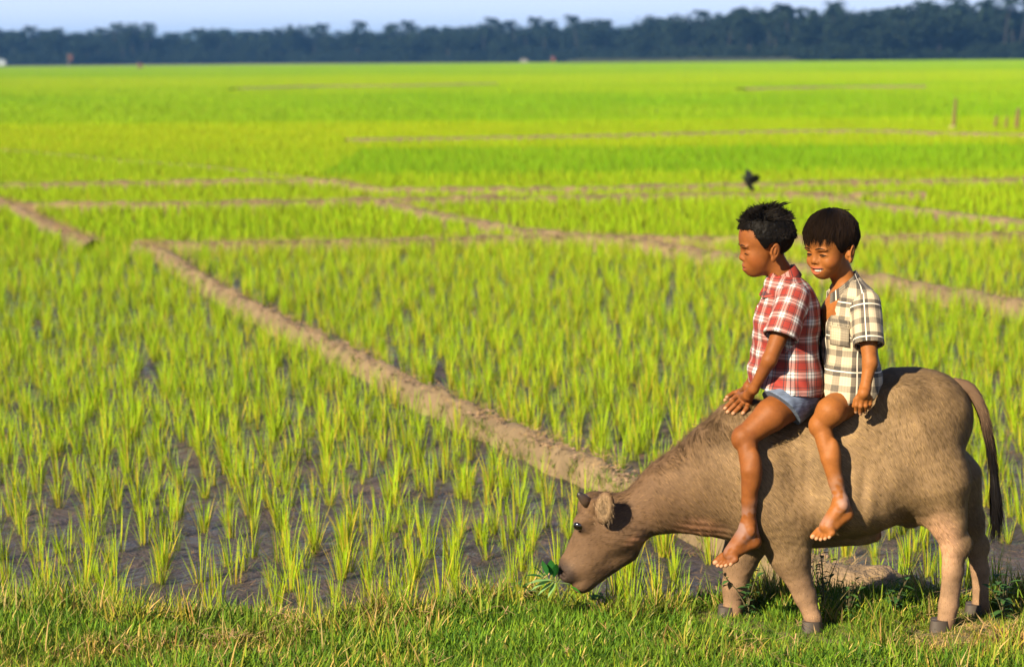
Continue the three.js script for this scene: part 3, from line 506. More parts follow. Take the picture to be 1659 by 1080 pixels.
function headPrims(F, smile) {
  const out = [], E = (x, y, z, a, b, c, k = 0.012, e = null) => ell(F.w(x, y, z), [a * F.s, b * F.s, c * F.s], k, e ? F.q.clone().multiply(new THREE.Quaternion().setFromEuler(new THREE.Euler(...e))) : F.q);
  out.push(E(0.018, 0.05, 0, 0.077, 0.071, 0.068), E(0.045, 0.033, 0, 0.049, 0.05, 0.057, 0.02), E(0.040, -0.015, 0, 0.044, 0.055, 0.051, 0.02), E(0.036, -0.046, 0, 0.042, 0.028, 0.035, 0.02), E(0.055, -0.066, 0, 0.017, 0.013, 0.02, 0.015));
  for (const s of [1, -1]) out.push(E(0.047, -0.020, 0.033 * s, 0.028, 0.023, 0.017, 0.02), E(0.082, 0.0145, 0.026 * s, 0.010, 0.005, 0.02, 0.012));
  for (const s of [1, -1]) out.push(cut(E(0.092, -0.003, 0.030 * s, 0.012, 0.0095, 0.016, 0.012)));
  for (const s of [1, -1]) out.push(E(0.0715, -0.004, 0.030 * s, 0.0125, 0.0095, 0.0145, 0.004));
  out.push(E(0.067, -0.049, 0, 0.017, 0.017, 0.027, 0.015));
  out.push(cone(F.w(0.083, 0.004, 0), F.w(0.0875, -0.017, 0), 0.0062 * F.s, 0.0078 * F.s, 0.012), E(0.0885, -0.0225, 0, 0.0085, 0.0075, 0.010, 0.006));
  for (const s of [1, -1]) out.push(E(0.0825, -0.0255, 0.0115 * s, 0.0075, 0.0065, 0.0058, 0.005), cut(E(0.0855, -0.0315, 0.007 * s, 0.004, 0.003, 0.003, 0.003)));
  if (smile) {
    const arc = (a, dy, dx) => [0.0795 - 0.011 * a * a + dx, -0.0515 + 0.0065 * a * a + dy, 0.0245 * a];
    for (let i = -4; i < 4; i++) { const a = i / 4, b2 = (i + 1) / 4, t = (a + b2) / 2; out.push(cone(F.w(...arc(a, 0.0075 * (1 - 0.8 * a * a), 0)), F.w(...arc(b2, 0.0075 * (1 - 0.8 * b2 * b2), 0)), 0.0036 * F.s, 0.0036 * F.s, 0.004), cone(F.w(...arc(a, -0.0085 * (1 - 0.85 * a * a), -0.002)), F.w(...arc(b2, -0.0085 * (1 - 0.85 * b2 * b2), -0.002)), 0.0046 * F.s, 0.0046 * F.s, 0.004)); }
    for (let i = -6; i <= 6; i++) { const a = i / 6.3, p = arc(a, -0.0004, 0.003); out.push(cut(E(p[0], p[1], p[2], 0.013, 0.0068 * (1 - 0.7 * a * a), 0.0045, 0.002))); }
    for (const s of [1, -1]) out.push(E(0.057, -0.0255, 0.0385 * s, 0.020, 0.014, 0.014, 0.012));
    for (const s of [1, -1]) out.push(cut(E(0.083, -0.0035, 0.030 * s, 0.006, 0.0019, 0.0130, 0.002)));
  } else out.push(E(0.0785, -0.0462, 0, 0.0085, 0.0046, 0.0185, 0.006), E(0.0775, -0.0575, 0, 0.0085, 0.0055, 0.0165, 0.006), cut(E(0.0885, -0.0518, 0, 0.011, 0.0012, 0.022, 0.003)));
  for (const s of [1, -1]) {
    const e = [0.12 * s, -0.42 * s, 0.14];
    out.push(E(0.003, -0.005, 0.062 * s, 0.010, 0.018, 0.013, 0.006), E(-0.002, 0.003, 0.0745 * s, 0.0150, 0.0238, 0.0060, 0.004, e), E(0.004, -0.020, 0.073 * s, 0.009, 0.010, 0.0058, 0.005, e), cut(E(0.001, 0.0015, 0.0812 * s, 0.0095, 0.0160, 0.0056, 0.004, e)), E(-0.0015, 0.004, 0.0768 * s, 0.0045, 0.0115, 0.0036, 0.003, e), E(0.012, -0.004, 0.071 * s, 0.004, 0.006, 0.005, 0.004));
  }
  return out;
}
function skinPaint(F, base, tips, o) {
  return (x, y, z, nx, ny, nz) => {
    const n = noise(x * 14, y * 14, z * 14), n2 = noise(x * 70, y * 70, z * 70), n3 = noise(x * 150, y * 150, z * 150); let c = base.map((v, i) => v * (1 + 0.14 * n + 0.10 * n2 + 0.12 * n3)); c = mixc(c, [c[0] * 0.72, c[1] * 0.62, c[2] * 0.6], smooth(0.25, 0.7, noise(x * 26 + 9, y * 26, z * 26)) * 0.5);
    const h = F.l(x, y, z), az = Math.abs(h.z);
    if (h.length() < 0.16) {
      const lip = smooth(1.15, 0.8, Math.hypot((h.y + 0.0515 - (o.smile ? 0.0065 * Math.pow(h.z / 0.0245, 2) : 0)) / (o.smile ? 0.0125 : 0.0105), h.z / (o.smile ? 0.026 : 0.0215))) * (h.x > 0.068 ? 1 : 0); c = mixc(c, o.smile ? [0.30, 0.085, 0.05] : [0.17, 0.05, 0.028], lip * 0.75);
      c = mixc(c, [base[0] * 1.12, base[1] * 0.92, base[2] * 0.9], smooth(0.03, 0.01, Math.hypot(h.x - 0.055, h.y + 0.03, az - 0.045)) * 0.5);
    }
    for (const t of tips) { const d = Math.hypot(x - t.x, y - t.y, z - t.z); if (d < t.r) c = mixc(c, [0.52, 0.33, 0.22], smooth(t.r, t.r * 0.6, d) * (nz > -0.2 ? 0.5 : 0)); }
    for (const t of o.dust) { const d = Math.hypot(x - t[0].x, y - t[0].y, z - t[0].z), w = smooth(t[1], t[1] * 0.35, d) * smooth(-0.05, 0.35, noise(x * 22, y * 22, z * 22) + 0.4 * n2 + 0.12); c = mixc(c, t[2], w * 0.6); }
    return c;
  };
}
function faceStrip(bf, F, pts, rad, col) {   // hair laid along the face: brows and lashes
  const q = pts.map(([y, z]) => { let x = 0.13; for (let i = 0; i < 300; i++) { const p = F.w(x, y, z), d = bf(p.x, p.y, p.z); if (d < 0.0004) break; x -= Math.max(0.0002, d * 0.5); } return F.w(x, y, z); });
  const c = new THREE.CatmullRomCurve3(q), n = 16, m = new MB(), P2 = c.getPoints(n); m.tube(P2, P2.map((_, i) => rad * (0.35 + 0.65 * Math.sin(Math.PI * Math.min(1, 0.12 + 0.95 * i / n)))), 7, [col]); return m.geo();
}
function faceHair(bf, F, boy, open) {
  for (const s of [1, -1]) {
    part('eyebrow', faceStrip(bf, F, [[0.0150, 0.012 * s], [0.0172, 0.02 * s], [0.0185, 0.03 * s], [0.0172, 0.041 * s], [0.0135, 0.048 * s]], 0.0021, [0.012, 0.008, 0.006]), hairMat, boy);
    const y0 = open ? -0.0012 : -0.0075; part('eyelashes', faceStrip(bf, F, [[y0 - 0.0025, 0.0165 * s], [y0, 0.023 * s], [y0 + 0.0005, 0.031 * s], [y0 - 0.001, 0.039 * s], [y0 - 0.004, 0.045 * s]], 0.0016, [0.008, 0.006, 0.005]), hairMat, boy);
    if (open) part('eyelashes', faceStrip(bf, F, [[-0.0040, 0.018 * s], [-0.0062, 0.025 * s], [-0.0062, 0.034 * s], [-0.0040, 0.043 * s]], 0.0009, [0.02, 0.012, 0.009]), hairMat, boy);
  }
}
function digit(prims, tips, pts, r0, r1, k = 0.003) { for (let i = 1; i < pts.length; i++) { const a = r0 + (r1 - r0) * (i - 1) / (pts.length - 1), b = r0 + (r1 - r0) * i / (pts.length - 1); prims.push(cone(pts[i - 1], pts[i], a, b, i === 1 ? 0.006 : k)); } const e = pts[pts.length - 1].clone(); e.z += r1 * 0.9; e.r = r1 * 1.15; tips.push(e); }
function chain(prims, list, k = 0.01, sq) { for (let i = 1; i < list.length; i++) prims.push(cone(list[i - 1][0], list[i][0], R(list[i - 1][1]), R(list[i][1]), k, sq)); }
const bbox = (prims, m = 0.03) => { const lo = [9, 9, 9], hi = [-9, -9, -9]; for (const p of prims) if (!p.neg) [p.cx, p.cy, p.cz].forEach((c, i) => { lo[i] = Math.min(lo[i], c - p.R - m); hi[i] = Math.max(hi[i], c + p.R + m); }); return [lo, hi]; };
function plane(a, n) { const d = n.clone().normalize(); return (x, y, z) => (x - a.x) * d.x + (y - a.y) * d.y + (z - a.z) * d.z; }   // positive on the side n points to
function cloth(F, lo, hi, h) { return netMesh(F, lo, hi, h, 2); }
function wrapUV(g, axes, which, sx) {   // cloth coordinates in metres round each tube; the seam lies on the side away from angle 0
  const t = g.toNonIndexed(), p = t.attributes.position, u = new Float32Array(p.count * 2), fr = axes.map(([a, b, z0]) => { const d = b.clone().sub(a).normalize(), n = z0.clone().addScaledVector(d, -z0.dot(d)).normalize(); return { a, d, n, m: d.clone().cross(n) }; });
  const v = V(0, 0, 0);
  for (let i = 0; i < p.count; i += 3) {
    const w = which((p.getX(i) + p.getX(i + 1) + p.getX(i + 2)) / 3, (p.getY(i) + p.getY(i + 1) + p.getY(i + 2)) / 3, (p.getZ(i) + p.getZ(i + 1) + p.getZ(i + 2)) / 3), f = fr[w], an = [];
    for (let k = 0; k < 3; k++) { v.set(p.getX(i + k), p.getY(i + k), p.getZ(i + k)).sub(f.a); an.push(Math.atan2(v.dot(f.m), v.dot(f.n))); u[(i + k) * 2 + 1] = v.dot(f.d) / sx[2]; }
    for (let k = 1; k < 3; k++) { if (an[k] - an[0] > Math.PI) an[k] -= 2 * Math.PI; if (an[0] - an[k] > Math.PI) an[k] += 2 * Math.PI; }
    for (let k = 0; k < 3; k++) u[(i + k) * 2] = an[k] * sx[w ? 1 : 0] / sx[2];
  }
  t.setAttribute('uv', new THREE.BufferAttribute(u, 2)); return t;
}
function collarGeo(ring, n = 40) {   // ring(a) gives [inner top, fold, outer edge]; a closed band with thickness
  const m = new MB(), w = [1, 1, 1], uv = []; const rows = [];
  for (let i = 0; i <= n; i++) { const pts = ring(i / n), r = []; pts.forEach((q, k) => { r.push(m.v(q.x, q.y, q.z, w)); uv.push(i / n * 3.4, k * 0.16); }); rows.push(r); }
  for (let i = 1; i <= n; i++) for (let k = 0; k < rows[0].length; k++) { const k2 = (k + 1) % rows[0].length; m.quad(rows[i - 1][k], rows[i][k], rows[i][k2], rows[i - 1][k2]); }
  for (const r of [rows[0], rows[n]]) for (let k = 2; k < r.length; k++) m.tri(r[0], r[k - 1], r[k]);
  const g = m.geo(); g.setAttribute('uv', new THREE.Float32BufferAttribute(uv, 2)); return g;
}
const weave = (i, j) => 0.94 + 0.06 * (((i >> 1) + (j >> 1)) & 1);
// red, white and black check, one repeat = 9 cm
const band1 = (t) => { t = ((t % 1) + 1) % 1; const r = [126, 34, 24], w = [182, 180, 182], k = [30, 34, 46]; if (t < 0.26) return r; if (t < 0.31) return k; if (t < 0.36) return [142, 66, 58]; if (t < 0.40) return [70, 74, 62]; if (t < 0.54) return w; if (t < 0.58) return k; if (t < 0.72) return w; if (t < 0.76) return [60, 64, 58]; if (t < 0.84) return [150, 76, 68]; if (t < 0.885) return k; return r; };
const plaid1 = pixels(512, 512, (u, v, i, j) => { const a = band1(u), b = band1(v), tw = ((i + j) >> 1) & 1, k = weave(i, j), m = tw ? 0.62 : 0.38; return [0, 1, 2].map((c) => clamp((a[c] * m + b[c] * (1 - m)) * k, 0, 255)); });
// cream with charcoal bars of fine lines and raised white lines, one repeat = 15 cm
const bar2 = (t) => { t = ((t % 1) + 1) % 1; const f = Math.floor(t * 96) & 1; if (t < 0.12) return f ? 0.85 : 0.5; if (t < 0.155) return -1; if (t < 0.27) return f ? 0.9 : 0.62; if (t < 0.34) return f ? 0.45 : 0.1; if (t < 0.56) return (Math.floor(t * 60) % 3 === 0) ? 0.2 : 0.02; if (t < 0.74) return f ? 0.62 : 0.3; return (Math.floor(t * 60) % 4 === 0) ? 0.1 : 0; };
const plaid2 = pixels(512, 512, (u, v, i, j) => { const a = bar2(u), b = bar2(v), k = weave(i, j); if (a < 0 || b < 0) return [214 * k, 206 * k, 190 * k]; const d = clamp(a * 0.72 + b * 0.72, 0, 0.88); return [190, 176, 150].map((c, q) => clamp((c * (1 - d) + [34, 32, 33][q] * d) * k, 0, 255)); });
const bumpW = pixels(128, 128, (u, v, i, j) => { const k = 110 + 60 * (((i >> 2) + (j >> 2)) & 1) + 40 * noise(i * 0.3, j * 0.3, 1); return [k, k, k]; }, false);
const shirtMat1 = mat([1, 1, 1], 0.85, { map: plaid1, side: THREE.DoubleSide }), shirtMat2 = mat([0.93, 0.93, 0.93], 0.88, { map: plaid2, side: THREE.DoubleSide });
const denim = pixels(256, 256, (u, v, i, j) => { const n = 0.9 + 0.2 * noise(u * 9, v * 9, 4) + (((i + j) & 3) === 0 ? 0.12 : 0), f = noise(u * 5, v * 23, 1) > 0.35 ? 1.15 : 1; return [104 * n * f, 120 * n * f, 148 * n * f].map((c) => clamp(c, 0, 255)); });
const hairMat = vmat(0.6, { specularIntensity: 0.16, side: THREE.DoubleSide });
function hairCap(F, off, bound, wob, col) {
  const c = F.w(0.014, 0.052, 0), E = ell(c, [(0.081 + off) * F.s, (0.073 + off) * F.s, (0.0715 + off) * F.s], 0.01, F.q);
  const f = (x, y, z) => { const h = F.l(x, y, z); return Math.max(E.f(x, y, z) + wob * (noise(h.x * 55, h.y * 55, h.z * 55) + 0.5 * noise(h.x * 130, h.y * 130, h.z * 130)), (bound(h) - h.y) * F.s * 0.7, -(E.f(x, y, z) + 0.035)); };
  const g = netMesh(f, [c.x - 0.12, c.y - 0.13, c.z - 0.12], [c.x + 0.12, c.y + 0.13, c.z + 0.12], 0.003, 1);
  return paint(g, (x, y, z) => { const k = 0.8 + 0.5 * noise(x * 90, y * 25, z * 90); return [col[0] * k, col[1] * k, col[2] * k]; });
}
function strand(m, pts, w, c0, c1) { for (let i = 0, L, Rr; i < pts.length; i++) { const t = i / (pts.length - 1), d = pts[Math.min(i + 1, pts.length - 1)].clone().sub(pts[Math.max(0, i - 1)]), s = d.cross(V(0.35, 0.2, 0.9)).normalize().multiplyScalar(w * (1 - t * t)), c = mixc(c0, c1, t); const l = m.v(pts[i].x - s.x, pts[i].y - s.y, pts[i].z - s.z, c), r = m.v(pts[i].x + s.x, pts[i].y + s.y, pts[i].z + s.z, c); if (i) m.quad(L, Rr, r, l); L = l; Rr = r; } }
function finish(grp, base) { for (const c of grp.children) { c.geometry.translate(-base.x, -base.y, -base.z); } grp.position.copy(base); scene.add(grp); shade(grp); }

// ------------------------------------------------ front boy: head bowed, both hands on the withers
{
  const boy = new THREE.Group(); boy.name = numbered('person');
  const F = frame(P(1250, 405, 0), 0.04, 0, 0, 1.0), pr = headPrims(F, false), tips = [];
  pr.push(cone(F.w(-0.008, -0.035, 0), P(1270, 452, 0), 0.036, 0.038, 0.02));
  // trunk
  pr.push(cone(P(1275, 500, 0), P(1280, 478, 0), R(40), R(26), 0.03, 0.62), cone(P(1277, 505, 0), P(1279, 600, 0), R(41), R(42), 0.03, 0.7), cone(P(1281, 600, 0), P(1284, 628, 0), R(42), R(42), 0.03, 0.7));
  pr.push(cone(P(1284, 480, 0.085), P(1284, 480, -0.085), R(19), R(19), 0.03));
  // near arm and hand
  const W = P(1221, 630, 0.135), E1 = P(1247, 583, 0.172);
  chain(pr, [[P(1285, 488, 0.112), 19], [E1, 11.5], [W, 7.8]], 0.012);
  const K = [[1199, 641], [1203, 645.5], [1208, 649.5], [1214, 652]].map(([x, y], i) => hug(x, y, 0.010)), palm = P(1213, 640, Math.max(0.10, hug(1213, 640, 0.014).z));
  pr.push(cone(W, palm, R(8.5), R(8.5), 0.01)); for (const k of K) pr.push(cone(palm, k, R(8), R(5.2), 0.006));
  const FT = [[[1187, 649.5], [1175, 661]], [[1191, 656], [1179, 667]], [[1198, 660], [1188, 669.5]], [[1210, 661], [1204, 669]]];
  FT.forEach(([m, t], i) => digit(pr, tips, [K[i], hug(m[0], m[1], 0.011), hug(t[0], t[1], 0.006)], R(4.5), R(3.5)));
  digit(pr, tips, [hug(1214, 634, 0.012), hug(1205, 637, 0.012), hug(1196, 641, 0.008)], R(4.8), R(3.8));
  // far arm and hand
  const W2 = P(1213, 627, 0.0), back = (px, py, c) => { const p = hug(px, py, c); return p; };
  chain(pr, [[P(1280, 488, -0.112), 19], [P(1240, 585, -0.10), 13], [W2, 8.5]], 0.012);
  pr.push(cone(W2, back(1203, 636, 0.012), R(8), R(8), 0.01));
  for (const q of [[[1198, 636], [1187, 641], [1175, 648]], [[1200, 638], [1192, 643], [1185, 648]], [[1197, 634], [1188, 637], [1178, 643]]]) digit(pr, tips, q.map(([x, y], i) => back(x, y, i === 2 ? 0.006 : 0.010)), R(4.4), R(3.5));
  // legs astride
  const legs = (s) => {
    const near = s > 0, Z = (p) => near ? p : V(p.x, p.y, -p.z);
    const knee = Z(hug(1209, 706, 0.040)), ank = Z(hug(1213, 850, 0.024)), calfP = Z(hug(1216, 762, 0.040));
    const toL = new THREE.Vector3().subVectors(knee, P(1288, 648, 0.085 * s));
    chain(pr, [[P(1288, 646, 0.075 * s), 31], [P(1250, 672, near ? Math.max(0.15, hug(1250, 672, 0.05).z) : -0.16), 26], [knee, 18.5]], 0.012);
    pr.push(ell(knee.clone().add(V(-R(6), -R(4), 0)), [R(18), R(21), R(19)], 0.008));
    chain(pr, [[knee, 17], [calfP, 15], [calfP.clone().lerp(ank, 0.55), 12.5], [ank, 10.8]], 0.006);
    pr.push(ell(calfP.clone().add(V(R(5), 0, 0)), [R(14), R(36), R(15)], 0.008));
    const z = ank.z, q = (px, py, dz = 0) => P(px, py, z + dz * s);
    pr.push(cone(ank, q(1222, 877), R(13.5), R(10.5), 0.012), cone(q(1210, 862), q(1183, 896), R(14.5), R(11), 0.014, 0.8), cone(q(1222, 877), q(1185, 901, 0.012), R(10), R(7.5), 0.014));
    pr.push(ell(q(1217, 860, 0.026), [R(7), R(8), R(6)], 0.012));
    const bases = [[1172, 902, -0.022], [1176, 907, -0.008], [1180, 908.5, 0.006], [1186, 908, 0.017], [1192, 906, 0.027]], te = [[1159, 911, -0.026], [1163, 916, -0.01], [1169, 917, 0.005], [1176, 916, 0.018], [1184, 914, 0.028]];
    bases.forEach((b, i) => { pr.push(cone(q(1188, 897, b[2] * 0.6), q(...b), R(9), R(i ? 5.2 : 6.8), 0.008)); digit(pr, near ? tips : [], [q(...b), q((b[0] + te[i][0]) / 2, (b[1] + te[i][1]) / 2 - 1, (b[2] + te[i][2]) / 2), q(...te[i])], R(i ? 4.4 : 6.2), R(i ? 3.4 : 4.8), 0.002); });
    return [ank, knee];
  };
  const [ank, knee] = legs(1); legs(-1);
  const bf = field(pr), [lo, hi] = bbox(pr, 0.012);
  const g = netMesh(bf, lo, hi, 0.0027, 2);
  paint(g, skinPaint(F, [0.160, 0.054, 0.014], tips, { smile: false, dust: [[ank, 0.075, [0.20, 0.15, 0.15]], [P(1190, 895, ank.z), 0.05, [0.22, 0.15, 0.14]], [P(1205, 790, knee.z), 0.07, [0.08, 0.035, 0.02]], [knee, 0.05, [0.11, 0.042, 0.022]], [P(1222, 820, ank.z), 0.05, [0.19, 0.13, 0.11]], [P(1240, 600, 0.16), 0.04, [0.13, 0.045, 0.02]]] }));
  part('body', g, skinMat, boy); faceHair(bf, F, boy, false);
  // hair
  const bound = (h) => pl([[-0.09, -0.02], [-0.028, -0.018], [-0.019, 0.0], [-0.015, 0.022], [0, 0.03], [0.013, 0.025], [0.02, 0.012], [0.03, 0.008], [0.042, 0.022], [0.056, 0.046], [0.064, 0.066], [0.12, 0.066]], h.x) + 0.004 * noise(h.x * 90, h.z * 90, 1);
  part('hair', hairCap(F, 0.005, bound, 0.0022, [0.0035, 0.003, 0.003]), hairMat, boy);
  const hm = new MB();
  for (let q = 0; q < 6000; q++) {
    const th = rr(0, 6.283), ph = Math.acos(rr(-0.15, 1)), n = V(Math.sin(ph) * Math.cos(th), Math.cos(ph), Math.sin(ph) * Math.sin(th)), p = V(0.014 + n.x * 0.086, 0.052 + n.y * 0.078, n.z * 0.0765); if (p.y < bound(p) + 0.002) continue;
    const up = n.y > 0.5, wv = noise(p.x * 28, p.y * 28, p.z * 28), len = up ? rr(0.008, 0.020) : rr(0.004, 0.010), d = n.clone().multiplyScalar(up ? 0.34 : 0.2).add(V(wv * 1.5 + 0.4 * (p.x > 0.03 ? 1 : -0.8) + gs() * 0.25, up ? 0.1 : -0.9, noise(p.z * 28, p.x * 28, 3) * 1.5)).normalize(), b = V(gs(), gs(), gs()).multiplyScalar(0.5);
    const pts = [0, 0.4, 0.75, 1].map((t) => F.w(...p.clone().addScaledVector(d, len * t).addScaledVector(b, len * t * t).toArray())); strand(hm, pts, 0.0011, [0.006, 0.005, 0.0045], [0.009, 0.007, 0.006]);
  }
  for (const [x, y, z, dx, cnt, ln] of [[0.002, 0.132, -0.01, -0.6, 26, 0.040], [-0.016, 0.128, 0.0, -0.9, 26, 0.042], [0.034, 0.130, -0.012, -0.7, 20, 0.030], [0.062, 0.115, -0.01, 0.5, 16, 0.022], [0.088, 0.09, -0.01, 0.9, 16, 0.020]]) for (let q = 0; q < cnt; q++) { const p = V(x + gs() * 0.012, y - 0.006, z + gs() * 0.022), l = ln * rr(0.6, 1), a = rr(-0.3, 0.3); strand(hm, [0, 0.3, 0.6, 0.85, 1].map((t) => F.w(p.x + dx * l * 0.9 * t * t + a * l * t, p.y + l * (t - 0.42 * t * t), p.z + gs() * 0.001)), 0.0016, [0.006, 0.005, 0.0045], [0.008, 0.007, 0.006]); }
  part('hair', hm.geo(), hairMat, boy).name = 'hair_strands';
  // shirt
  const T0 = field([cone(P(1273, 520, 0), P(1274, 478, 0), R(49), R(38), 0.03, 0.70), cone(P(1272, 480, 0), P(1266, 458, 0), R(36), R(25), 0.02, 0.75), cone(P(1275, 520, 0), P(1272, 600, 0), R(50), R(56), 0.03, 0.74), cone(P(1272, 600, 0), P(1272, 660, 0), R(57), R(56), 0.03, 0.76), cone(P(1287, 484, 0.088), P(1286, 484, -0.088), R(23), R(23), 0.03), ell(P(1296, 506, 0), [R(30), R(48), 0.10], 0.03), cone(P(1288, 622, 0.05), P(1272, 652, 0.098), R(46), R(45), 0.03), cone(P(1288, 622, -0.05), P(1272, 652, -0.098), R(46), R(45), 0.03)]);
  const fold = (x, y, z) => 0.0065 * noise(x * 11 + y * 17, y * 7 - x * 4, z * 13) + 0.0034 * noise(x * 30 + y * 24, y * 10, z * 28) + 0.003 * Math.sin((x * 0.9 + y * 0.5) * 95 + 3 * noise(x * 6, y * 6, z * 6)) * smooth(0.02, -0.10, y - P(0, 560, 0).y) * smooth(0.1, -0.02, x - P(1285, 0, 0).x);
  const T = (x, y, z) => T0(x, y, z) + fold(x, y, z);
  const hem = plane(P(1280, 641, 0.17), V(-0.17, -1, 0)), neckCut = ell(P(1267, 441, 0), [R(29), R(15), 0.054], 0.01, rotZ(38));
  const S1 = [P(1287, 482, 0.106), P(1263, 552, 0.165)], S2 = [P(1283, 482, -0.106), P(1258, 552, -0.15)];
  const sl = (S) => { const c = cone(S[0], S[1].clone().add(S[1].clone().sub(S[0]).multiplyScalar(0.5)), R(25), R(31), 0.02), pn = plane(S[1].clone().lerp(S[0], 0.07), S[1].clone().sub(S[0]).add(V(0, -0.01, 0))); return (x, y, z) => { const d = c.f(x, y, z) + 0.6 * fold(x * 1.3, y, z) ; return Math.max(d, -(d + 0.0065), pn(x, y, z)); }; };
  const sA = sl(S1), sB = sl(S2);
  const shirt = (x, y, z) => { const d = T(x, y, z), t = Math.max(d, -(d + 0.0065), hem(x, y, z) + 0.005 * noise(x * 9, 1, z * 9), -neckCut.f(x, y, z)); return smin(smin(t, sA(x, y, z), 0.012), sB(x, y, z), 0.012); };
  const sg = cloth(shirt, [P(1195, 0, 0).x, P(0, 690, 0).y, -0.24], [P(1345, 0, 0).x, P(0, 425, 0).y, 0.24], 0.0034);
  const armSide = (S) => { const c = cone(S[0].clone().lerp(S[1], 0.15), S[1], R(27), R(30)); return (x, y, z) => c.f(x, y, z); }, aA = armSide(S1), aB = armSide(S2);
  const shirtM = part('shirt', wrapUV(sg, [[P(1274, 640, 0), P(1284, 470, 0), V(0.15, 0, 1)], [S1[0], S1[1], V(0, 0, 1)], [S2[0], S2[1], V(0, 0, -1)]], (x, y, z) => { const t = T(x, y, z), a = aA(x, y, z), b = aB(x, y, z); return a < t && a < b ? 1 : b < t ? 2 : 0; }, [0.112, 0.056, 0.052]), shirtMat1, boy);
  shirtM.userData.label = 'red, white and black checked short-sleeved shirt';
  const col = collarGeo((t) => { const a = (t - 0.5) * 2 * Math.PI * 0.88 + Math.PI, cs = Math.cos(a), sn = Math.sin(a); const mk = (fx, fy, bx, by, rz, dy) => { const m = P((fx + bx) / 2 - cs * (bx - fx) / 2, (fy + by) / 2 + cs * (fy - by) / 2 + dy * Math.abs(sn), 0); m.z = -sn * rz; return m; }; return [mk(1243, 464, 1285, 434, 0.048, 2), mk(1242, 458, 1288, 428, 0.053, -1), mk(1229, 477, 1299, 443, 0.086, 6), mk(1232, 482, 1295, 447, 0.082, 6)]; });
  part('collar', col, shirtMat1, boy);
  for (const [px, py] of [[1229, 497], [1221, 545], [1215, 600]]) { const b = new THREE.CylinderGeometry(0.005, 0.005, 0.003, 14).rotateZ(1.4), o = P(px - 1, py, 0.004); part('button', b.translate(o.x, o.y, o.z), mat([0.7, 0.68, 0.64], 0.4), boy); }
  // denim shorts
  const cuff = plane(P(1266, 658, 0.13), V(-0.62, -0.70, 0.30)), sh = field([cone(P(1288, 642, 0.06), P(1255, 670, 0.155), R(40), R(38), 0.02), ell(P(1287, 632, 0), [R(44), R(26), 0.095], 0.02), cone(P(1288, 642, -0.06), P(1255, 670, -0.155), R(40), R(38), 0.02)]), cuff2 = plane(P(1266, 658, -0.13), V(-0.62, -0.70, -0.30)), topP = plane(P(1280, 612, 0), V(0, 1, 0));
  const shf = (x, y, z) => { const d = sh(x, y, z) + 0.0025 * noise(x * 30, y * 30, z * 30); return Math.max(d, z > 0 ? cuff(x, y, z) : cuff2(x, y, z), topP(x, y, z)); };
  const hg = netMesh(shf, [P(1215, 0, 0).x, P(0, 715, 0).y, -0.26], [P(1350, 0, 0).x, P(0, 600, 0).y, 0.26], 0.004);
  part('shorts', wrapUV(hg, [[P(1290, 640, 0), P(1290, 600, 0), V(0, 0, 1)]], () => 0, [0.1, 0.1, 0.1]), mat([0.8, 0.8, 0.8], 0.9, { map: denim, side: THREE.DoubleSide }), boy).userData.label = 'faded blue denim shorts';
  tag(boy, 'boy in red checked shirt sitting in front with both hands on the buffalo', 'person', 'boys riding the buffalo');
  finish(boy, P(1284, 655, 0));
}
